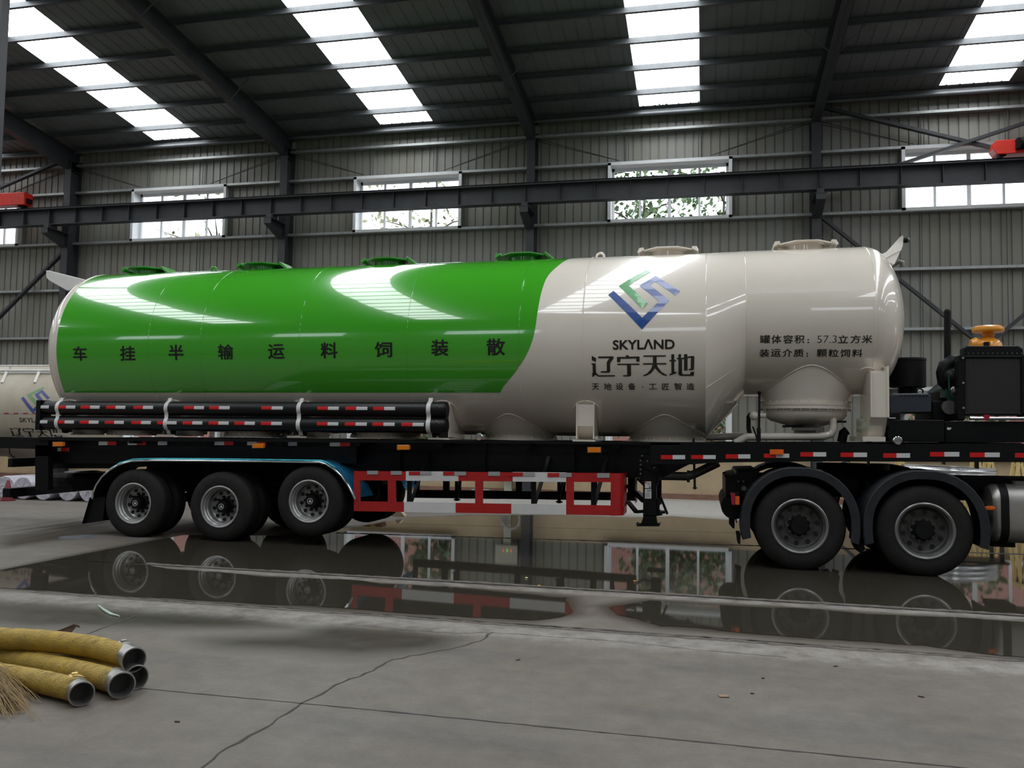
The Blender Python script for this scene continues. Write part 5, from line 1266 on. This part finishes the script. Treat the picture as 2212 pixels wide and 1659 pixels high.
mb = MB(); p = U(2138, 1097.5, 10.9); mb.bar((p.x, 10.91, p.z), (p.x, 11.7, p.z+.05), .03, .03); mb.build('lamp_arm', BLACK_M, TK)

# ================================================================== THE PALE TANKER BEHIND
BG = thing('tank_trailer', 'pale dusty tank trailer with the same logo, parked behind at the left edge', 'trailer', (-17, 17.3, 0))
BR, BZ, BY = 1.1, 1.93, 17.3; flat = lambda x: 0.0
x1 = U(136, 900, 16.3).x
mb = MB(); rg = [(-31, BR)]+[(x1, BR)]+[(x1+.4*math.sin(math.radians(a)), BR*math.cos(math.radians(a))) for a in (15, 30, 45, 60, 75, 88)]
vs = [(x, BY-r*math.cos(2*math.pi*i/64), BZ+r*math.sin(2*math.pi*i/64)) for x, r in rg for i in range(64)]
mb.add(vs, [(k*64+i, k*64+(i+1) % 64, (k+1)*64+(i+1) % 64, (k+1)*64+i) for k in range(len(rg)-1) for i in range(64)]+[tuple(range(64)), tuple(range((len(rg)-1)*64, len(rg)*64))])
DUSTY = mat('dusty_cream_paint', (0.47, 0.43, 0.35), 0.45, noise=0.18, nscale=1.6, col2=(0.36, 0.31, 0.23), nstretch=(1, 1, .6))
mb.build('tank_shell', DUSTY, BG, smooth=30)
def bgb(b, name, bb, m): bend(b, name, bb, m, BG, BR, BZ, .004, BY, flat, 5)
bgb(poly_bm(LOGO_G), 'logo_green', (56, 835.5, 90, 877), mat('faded_green_vinyl', (0.16, 0.30, 0.13), 0.4)); bgb(poly_bm(LOGO_B), 'logo_blue', (44, 842, 105.5, 893.5), mat('faded_blue_vinyl', (0.05, 0.07, 0.24), 0.4))
bgb(glyph_mesh('SKYLΛND', .012), 'lettering', (42, 902, 108, 912.5), INK); bgb(poly_bm(BIG), 'lettering', (24, 924, 132, 944), INK)
mb = MB()
for k in range(18):
    a = -22+20.4*k; mb.cur = k % 2
    q = []
    for px in (a, a+20.4):
        x, th = hit(px*.5, 893, BR, BZ, BY, flat)
        for dt in (-.012, .012): q.append(on(x, th+dt, BR, BZ, .005, BY, flat))
    mb.add(q, [(0, 2, 3, 1)])
mb.build('reflective_tape', [mat('dull_red_tape', (0.28, 0.02, 0.04), 0.4), GREY_R], BG, fix=False)
mb = MB(); Yw = 16.62
for py, r in ((790, .018), (800.5, .03), (805, .022)): z = U(60, py, Yw).z; mb.cyl((-30, Yw, z), (U(128, py, Yw).x, Yw, z), r, n=8)
for px in (15, 85, -60, -130):
    a, b2 = U(px, 803, Yw), U(px+6, 828, Yw); mb.bar(a, (b2.x, Yw-.22, b2.z), .06, .04)
for px in (22, -50): mb.bar(U(px, 790, Yw), U(px, 802, Yw), .03, .03)
mb.build('walkway_rail', WHITE_T, BG)
mb = MB()
for Yb in (16.15, 18.45): mb.box(-30, U(84, 950, 16.15).x, Yb-.06, Yb+.06, U(10, 968, 16.15).z, U(10, 944, 16.15).z)
for x in (-24, -20, -17): mb.box(x-.06, x+.06, 16.15, 18.45, 1.05, 1.25)
mb.build('chassis_rail', BLACK, BG)
x = U(55, 980, BY).x; mb = MB(); mb.lathe([(.95, 1.3), (.35, .82), (.2, .78)], (x, BY, 0), 'Z', 40); mb.build('hopper_cone', DUSTY, BG, smooth=40)
mb = MB(); mb.tube([U(20, 968, 16.5), U(21, 980, 16.5), U(27, 986, 16.5), U(33, 990, 16.5)], .012, 6); mb.build('cable', BLACK_M, BG)
bw = wheel(0, 0, 0, 1, .5, .285, False)
set_wheel(bw, BG, -23.5, 16.0, .5, False)
for x, fl in ((-24.9, 0), (-23.5, 1), (-24.9, 1)): clone_wheel(bw, BG, x, 18.6 if fl else 16.0, .5, bool(fl))
mb = MB()
for x in (-23.5, -24.9): mb.cyl((x, 16.2, .5), (x, 18.4, .5), .07, n=14)
mb.box(-25.2, -23.2, 16.55, 16.7, .6, 1.06); mb.box(-25.2, -23.2, 17.9, 18.05, .6, 1.06); mb.build('axle', BLACK_M, BG)
mb = MB()
for y in (16.5, 18.05): mb.box(-16.3, -16.15, y, y+.12, 0, 1.05); mb.box(-16.38, -16.07, y-.08, y+.2, 0, .03)
mb.build('landing_leg', BLACK, BG)

# ================================================================== THINGS STANDING ABOUT
ords = ['first', 'second', 'third', 'fourth', 'fifth']
rr = .247; proto = None
RX = [-14.80, -14.285, -13.78, -13.22, -12.69]
for k in range(5):
    x = RX[k]; rnd = random.Random(k+30)
    y0 = 15.45+.06*rnd.uniform(-1, 1); mb = MB(); n = 36; prof_ = []
    vs = []; seg = [(.001, .0), (rr*.3, -.004), (rr*.62, .004), (rr*.94, .0), (rr, .02), (rr, .35), (rr, .7), (rr, 1.08), (rr*.94, 1.1), (.001, 1.1)]
    for r, h in seg:
        for i in range(n):
            a = 2*math.pi*i/n; q = r*(1+rnd.uniform(-.02, .012)) if r > .01 else r
            vs.append((x+q*math.cos(a), y0+h+(rnd.uniform(-.012, .012) if 0 < r < rr else 0), rr+.001+q*math.sin(a)*.995))
    mb.add(vs, [(j*n+i, j*n+(i+1) % n, (j+1)*n+(i+1) % n, (j+1)*n+i) for j in range(len(seg)-1) for i in range(n)])
    o = mb.build('wrapped_roll', WRAP, None, smooth=25); tag(o, 'white paper-wrapped roll on the floor behind the trailer rear, %s from the left' % ords[k], 'roll', 'wrapped rolls by the pale tanker')
mb = MB(); p = U(27, 1056, 15.2); a = U(15, 1056, 15.2).x; b2 = U(35, 1056, 15.2).x
mb.lathe([(.16, 0), (.16, .02), (.11, .02), (.03, .42), (.02, .43)], ((a+b2)/2, 15.1, 0.0), 'Z', 20); o = mb.build('traffic_cone', mat('dark_red_plastic', (0.16, 0.012, 0.02), 0.5), None, smooth=40); tag(o, 'dark red cone standing in front of the white wrapped rolls', 'cone')
# sheet ring and trestles at the right
Ys = 18.2; xa_, xb_ = U(1950, 1015, Ys).x, U(2155, 1030, Ys).x; ztop = U(2050, 1004, Ys).z
mb = MB(); n = 40; rows = 26; vs = []; GS = mat('bright_corrugated_steel', (0.70, 0.71, 0.72), 0.25, metal=0.95, noise=0.08, nscale=6)
for j in range(rows+1):
    z = ztop-.36+.36*j/rows; w = .022*math.sin(2*math.pi*z/.105)
    for i in range(n+1):
        t = i/n*2-1; y = Ys-.55*(1-t*t)+w; vs.append((xa_+(xb_-xa_)*i/n, y, z-.05*(t*.5+.5)**2*j/rows))
mb.add(vs, [(j*(n+1)+i, j*(n+1)+i+1, (j+1)*(n+1)+i+1, (j+1)*(n+1)+i) for j in range(rows) for i in range(n)])
o = mb.build('silo_ring_sheet', GS, None, smooth=60); md = o.modifiers.new('gauge', 'SOLIDIFY'); md.thickness = .004
tag(o, 'bright curved corrugated steel sheet standing behind the tractor fenders', 'steel sheet')
mb = MB()
for px in (2105, 2126): mb.cyl(U(px, 1014, Ys-.5), U(px, 1014, Ys-.5)+Vector((0, .2, 0)), .02, n=8)
ST = thing('steel_bench', 'dark steel bench carrying the curved corrugated sheet behind the tractor', 'bench', ((xa_+xb_)/2, Ys, 0))
mb = MB(); mb.box(xa_, xb_, Ys-.6, Ys+.15, ztop-.43, ztop-.385); mb.build('bench_top', BLACK, ST)
for x_ in (xa_+.1, xb_-.1):
    for y_ in (Ys-.5, Ys+.1): mb = MB(); mb.box(x_-.03, x_+.03, y_-.03, y_+.03, 0, ztop-.43); mb.build('leg', BLACK, ST)
def trestle(px, Y, lab):
    x = U(px, 1000, Y).x; o = thing('trestle', lab, 'trestle', (x, Y, 0), 'wooden trestles by the wall')
    for s in (-1, 1):
        for w in (0, .3):
            mb = MB(); mb.bar((x, Y+w, 1.28), (x+s*.20, Y+w, 0), .05, .09, (0, 1, 0)); mb.build('leg', WOODY, o)
    mb = MB(); mb.box(x-.05, x+.05, Y-.1, Y+.4, 1.26, 1.36); mb.build('top_beam', WOODY, o)
    mb = MB(); mb.box(x-.18, x+.18, Y-.02, Y+.32, .4, .46); mb.build('cross_rail', WOODY, o)
trestle(1947, 19.3, 'yellow wooden trestle behind the left end of the curved steel sheet')
trestle(2112, 19.3, 'yellow wooden trestle behind the right half of the curved steel sheet')
trestle(2140, 19.9, 'yellow wooden trestle between the two others, nearer the wall')
trestle(2203, 18.9, 'yellow wooden trestle at the right edge above the fuel tank')
# control box, conduit, cable coils on the back wall
CB = thing('control_box', 'grey electrical control box with three coloured lamps beside the third column, mirrored in the puddle', 'control box', (-4.95, 21.6, 1.3))
mb = MB(); mb.box(-5.25, -4.66, 21.40, 21.60, 1.32, 1.80); mb.build('cabinet', CONTROL, CB, bevel=.008)
for k, cc in enumerate(((0.9, .08, .05), (0.05, .85, .1), (0.9, .12, .05))):
    mb = MB(); x = -5.03+.10*k; mb.cyl((x, 21.37, 1.45), (x, 21.40, 1.45), .022, n=14); mb.build('pilot_lamp', mat('lamp_%d' % k, cc, .4, emit=cc, estr=1.2), CB, smooth=40)
mb = MB(); mb.box(-5.06, -4.86, 21.48, 21.58, .0, 1.32); mb.box(-5.10, -4.82, 21.40, 21.66, .0, .02); mb.build('stand', CONTROL, CB)
def coil(x, y, z, R, n, lab, m, ax='Y'):
    rnd = random.Random(int(x*10)); mb = MB()
    for k in range(n):
        r = R*rnd.uniform(.85, 1.05); d = Vector((rnd.uniform(-.03, .03), rnd.uniform(-.05, .05), 0)); pts = []
        for i in range(28):
            a = 2*math.pi*i/28; q = r*(1+.04*math.sin(3*a+k))
            pts.append(Vector((x+q*math.cos(a), y+.03*math.sin(2*a+k), z+q*math.sin(a))) if ax == 'Y' else Vector((x+q*math.cos(a), y+q*math.sin(a), z+.02*k)))
        mb.tube([p+d for p in pts], .014, 6, closed=True)
    o = mb.build('cable_coil', m, None, smooth=60); tag(o, lab, 'cable coil')
CO = mat('grey_cable', (0.36, 0.35, 0.34), .5)
coil(U(1105, 1050, 21.3).x, 21.35, .62, .27, 9, 'coil of pale grey cable hanging low on the wall behind the side guard', CO)
coil(U(1040, 1050, 21.3).x, 21.2, .03, .25, 5, 'loose grey cable coil lying on the floor below the control box', CO, 'Z')
mb = MB(); a = G(733, 1150); y0 = 14.6
xh = U(760, 1145, y0).x
HZ = [mat('hazard_yellow', (0.62, 0.36, 0.02), .45), mat('hazard_dark_red', (0.16, 0.015, 0.012), .5)]
mb.cur = 1; mb.box(xh-1.0, xh-.35, y0, y0+.25, 0, .16)
for k in range(8): mb.cur = k % 2; x = xh-.35+.11*k; mb.prism([(x, 0), (x+.11, 0), (x+.16, .16), (x+.05, .16)], 'Y', y0, y0+.25)
o = mb.build('floor_kerb', HZ, None); tag(o, 'low beam with yellow and dark stripes on the floor beyond the trailer wheels', 'barrier')
mb = MB(); p = G(858, 1116); mb.prism([(p.x-.12, 0), (p.x+.14, 0), (p.x+.14, .02), (p.x+.02, .14)], 'Y', p.y, p.y+.14); o = mb.build('wheel_chock', mat('pale_plywood', (0.55, 0.42, 0.30), .7), None); tag(o, 'pale wooden wedge on the floor beside the far trailer wheel', 'wedge')

# --- yellow hoses in the foreground
def hose(lab, pts, R, end_dir, ring, rings_at=.16, clamp=None, seed=1):
    rnd = random.Random(seed); o = thing('suction_hose', lab, 'hose', pts[-1], 'yellow suction hoses')
    P = [Vector(p) for p in pts]; fine = []
    for i in range(len(P)-1):
        p0, p1, p2, p3 = P[max(0, i-1)], P[i], P[i+1], P[min(len(P)-1, i+2)]
        for k in range(14):
            t = k/14; fine.append(.5*((2*p1)+(p2-p0)*t+(2*p0-5*p1+4*p2-p3)*t*t+(3*p1-p0-3*p2+p3)*t**3))
    fine.append(P[-1]); d = Vector(end_dir).normalized()
    mb = MB(); n = 28; vs = []; prev = None; m = len(fine)
    for k, p in enumerate(fine):
        t = (fine[min(k+1, m-1)]-fine[max(k-1, 0)]).normalized()
        if prev is None: e1 = t.cross(Vector((0, 0, 1))).normalized()
        else: e1 = (prev-t*prev.dot(t)).normalized()
        prev = e1; e2 = t.cross(e1)
        for i in range(n):
            a = 2*math.pi*i/n; w = 1+.012*math.sin(3*a+k*.9+seed)+rnd.uniform(-.006, .006); vs.append(p+(e1*math.cos(a)+e2*math.sin(a))*R*w)
    mb.add(vs, [(k*n+i, k*n+(i+1) % n, (k+1)*n+(i+1) % n, (k+1)*n+i) for k in range(m-1) for i in range(n)]+[tuple(range(n))])
    mb.build('hose_body', YEL_HOSE, o, smooth=60)
    # dark winding cuts in the cloth
    mb = MB()
    for q in range(260):
        k = rnd.randrange(2, m-2); p = fine[k].lerp(fine[k+1], rnd.random()); t = (fine[k+1]-fine[k]).normalized(); e1 = t.cross(Vector((0, 0, 1))).normalized(); e2 = e1.cross(t)
        a = rnd.uniform(.5, 2.9); L = rnd.uniform(.015, .045); w = rnd.uniform(.0005, .0016); v = []
        for j in range(4):
            u = j/3; aa = a+u*L/R*1.2; c = p+t*(u*L*.75)+(e1*math.cos(aa)+e2*math.sin(aa))*(R*1.016); v += [c-t*w*math.sin(math.pi*(.15+.7*u)), c+t*w*math.sin(math.pi*(.15+.7*u))]
        mb.add(v, [(2*j, 2*j+1, 2*j+3, 2*j+2) for j in range(3)])
    mb.build('winding_cuts', mat('dark_cloth_cut', (0.13, 0.085, 0.02), .8), o, fix=False)
    # coupling
    e = fine[-1]; rot = Vector((0, 0, 1)).rotation_difference(d).to_matrix()
    def coup(prof, m_, name, closed=True, dz=0):
        mb = MB(); mb.lathe(prof, (0, 0, 0), 'Z', 40, closed); mb.v = [tuple(e+rot @ Vector(v)) for v in mb.v]; return mb.build(name, m_, o, smooth=30)
    Rr = ring
    cpl = coup([(Rr*.98, -.06), (Rr, -.03), (Rr, .02), (Rr*1.0, .055), (Rr*1.07, .06), (Rr*1.09, .075), (Rr*1.07, .09), (Rr*.97, .092), (Rr*.92, .085), (Rr*.90, .05), (Rr*.80, .03), (Rr*.78, -.06)], COUPL, 'coupling')
    coup([(Rr*.80, .028), (Rr*.79, -.05), (.001, -.055)], INNER, 'bore', False)
    if clamp:
        coup([(R*1.04, -.115), (R*1.06, -.113), (R*1.06, -.062), (R*1.04, -.06)], clamp, 'hose_clamp')
        mb = MB(); top = e+rot @ Vector((0, 0, -.09)); u = Vector((0, 0, 1))-d*d.z; u.normalize(); sd = d.cross(u)
        mb.cyl(top+u*R*1.12-sd*.016, top+u*R*1.12+sd*.016, .008, n=10); mb.bar(top+u*R*1.02, top+u*R*1.16, .012, .014); mb.build('clamp_bolt', clamp, o, smooth=40)
    return o
def hp(l): return [G(x, y, z) for x, y, z in l]
R1 = .070
hose('yellow hose lying on top of the others, its open end tilted highest', hp([(-120, 1370, .21), (0, 1379, .205), (90, 1384, .203), (190, 1396, .20), (245, 1409, .193), (277, 1418, .186)]), R1, (.86, -.52, -.05), .073, clamp=COUPL, seed=1)
hose('yellow hose with a grey ring, lower middle of the bundle', hp([(-140, 1402, .075), (0, 1420, .072), (100, 1437, .071), (190, 1456, .076), (254, 1473, .081)]), R1, (.80, -.60, .0), .074, clamp=None, seed=2)
hose('yellow hose mostly hidden at the back of the bundle, its end below the top one', hp([(-140, 1376, .075), (0, 1395, .072), (120, 1416, .071), (200, 1435, .075), (282, 1457, .079)]), R1*.98, (.86, -.52, .0), .072, clamp=BRASSY, seed=3)
hose('nearest yellow hose with a shiny zinc clamp and threaded silver end', hp([(-140, 1434, .08), (0, 1457, .072), (80, 1471, .070), (130, 1482, .072), (168, 1491, .074)]), R1*.97, (.80, -.60, .0), .067, clamp=BRASSY, seed=4)
# straw broom at the left edge
BRM = thing('straw_broom', 'pale straw broom head at the lower left edge, lying over the nearest hose', 'broom', tuple(G(0, 1480, 0)))
rnd = random.Random(12); mb = MB(); c0 = G(-70, 1432, .17)
for k in range(420):
    tgt = G(rnd.gauss(18, 26), rnd.gauss(1520, 13), .006); a = c0+Vector((rnd.gauss(0, .03), rnd.gauss(0, .03), rnd.gauss(0, .025))); mid = a.lerp(tgt, .5)+Vector((rnd.gauss(0, .02), rnd.gauss(0, .02), .05+rnd.gauss(0, .015)))
    w = rnd.uniform(.0012, .0026); side_ = (tgt-a).cross(Vector((0, 0, 1))).normalized()*w; up_ = Vector((0, 0, w))
    pts = [a, a.lerp(mid, .6)+Vector((0, 0, .01)), mid, mid.lerp(tgt, .55)+Vector((0, 0, .012)), tgt]; v = []
    for p in pts: v += [p-side_, p+side_, p+up_]
    mb.add(v, [(3*j+i, 3*j+(i+1) % 3, 3*j+3+(i+1) % 3, 3*j+3+i) for j in range(4) for i in range(3)])
o = mb.build('bristles', STRAW, BRM, fix=False); o['kind'] = 'stuff'
mb = MB(); mb.tube([c0+Vector((-.9, .25, .12)), c0+Vector((-.1, .02, .01)), c0], [.016, .016, .03], 10); mb.build('handle', WOODY, BRM, smooth=50)
# small litter
def chip(px, py, w, h, rot_, m, lab, name='scrap', cat='scrap', t=.006, poly=None):
    p = G(px, py); c, s = math.cos(rot_), math.sin(rot_); poly = poly or [(-1, -.8), (1, -1), (.9, .9), (-1, 1)]
    mb = MB(); mb.prism([(p.x+(a*w*c-b*h*s), p.y+(a*w*s+b*h*c)) for a, b in poly], 'Z', .001, .001+t); o = mb.build(name, m, None); tag(o, lab, cat)
chip(1563, 1505, .030, .024, .3, CARD, 'small square brown cardboard scrap alone on the dry concrete at right', 'cardboard_scrap')
chip(1625, 1499, .012, .005, .1, RUST, 'tiny dark sliver on the concrete right of the cardboard scrap')
chip(1805, 1440, .016, .005, .4, RUST, 'dark sliver on the concrete below the joint at right')
chip(1119, 1426, .016, .008, 1.0, RUST, 'small dark curl on the concrete at the middle of the floor')
chip(1648, 1466, .010, .006, .7, RUST, 'tiny dark grit chip left of the sliver below the joint')
chip(1990, 1506, .018, .005, -.4, RUST, 'thin dark sliver far right on the concrete')
chip(383, 1560, .014, .006, .2, RUST, 'dark speck on the concrete below the hose ends')
mb = MB(); p = G(140, 1369); q = G(158, 1366)
mb.add([p+Vector((-.11, .0, .002)), p+Vector((.05, .0, .002)), p+Vector((.085, .02, .055)), p+Vector((.115, .03, .045)), p+Vector((.10, .03, .066)), p+Vector((.065, .02, .075)), p+Vector((-.0, .01, .045))], [(0, 1, 2, 6), (2, 3, 4, 5), (2, 5, 6)])
o = mb.build('leather_scrap', RUST, None); md = o.modifiers.new('gauge', 'SOLIDIFY'); md.thickness = .006; tag(o, 'dark crumpled scrap standing up behind the yellow hoses', 'scrap')
def dish(px, py, m, lab):
    p = G(px, py); mb = MB(); mb.lathe([(.001, .002), (.014, .004), (.018, .010), (.012, .016), (.001, .018)], (p.x, p.y, 0), 'Z', 12); o = mb.build('bottle_cap', m, None, smooth=50); tag(o, lab, 'cap')
dish(1137, 1250, mat('pale_yellow_plastic', (0.75, 0.70, 0.35), .4), 'pale yellow cap floating in the broad puddle below the side guard')
dish(1164, 1267, YELLOWC, 'orange cap beside the floor joint in the puddle'); dish(1371, 1257, YELLOWC, 'orange cap in the puddle below the landing leg')
p = G(245, 1328); mb = MB(); mb.tube([G(213, 1308, .006), G(225, 1318, .012), G(240, 1327, .006), G(258, 1331, .006)], [.008, .012, .014, .006], 8); o = mb.build('plastic_strip', mat('clear_green_plastic', (0.45, 0.55, 0.48), .3), None, smooth=50); tag(o, 'pale twisted plastic strip on the damp concrete behind the hoses', 'strip')
p = G(746, 1309); mb = MB(); mb.add([G(744, 1313, .002), G(751, 1312, .002), G(754, 1302, .03), G(750, 1303, .035)], [(0, 1, 2, 3)]); o = mb.build('foil_scrap', CHROME, None); md = o.modifiers.new('gauge', 'SOLIDIFY'); md.thickness = .003; tag(o, 'small shiny foil scrap at the left end of the red reflection', 'scrap')
p = G(88, 1155.5); mb = MB()
for nm, px, py, w, h in (('a', 172, 1160, .28, .16),):
    p = G(px, py); poly = [(-1, -.2), (-.5, -.8), (.3, -.9), (.6, -.4), (1, -.1), (.7, .5), (.1, .9), (-.6, .6)]; mb.prism([(p.x+a*w, p.y+b*h*2) for a, b in poly], 'Z', .001, .0025)
o = mb.build('grey_floor_patch', mat('grey_patch_mortar', (0.12, 0.125, 0.14), .6, noise=.3), FLOOR)
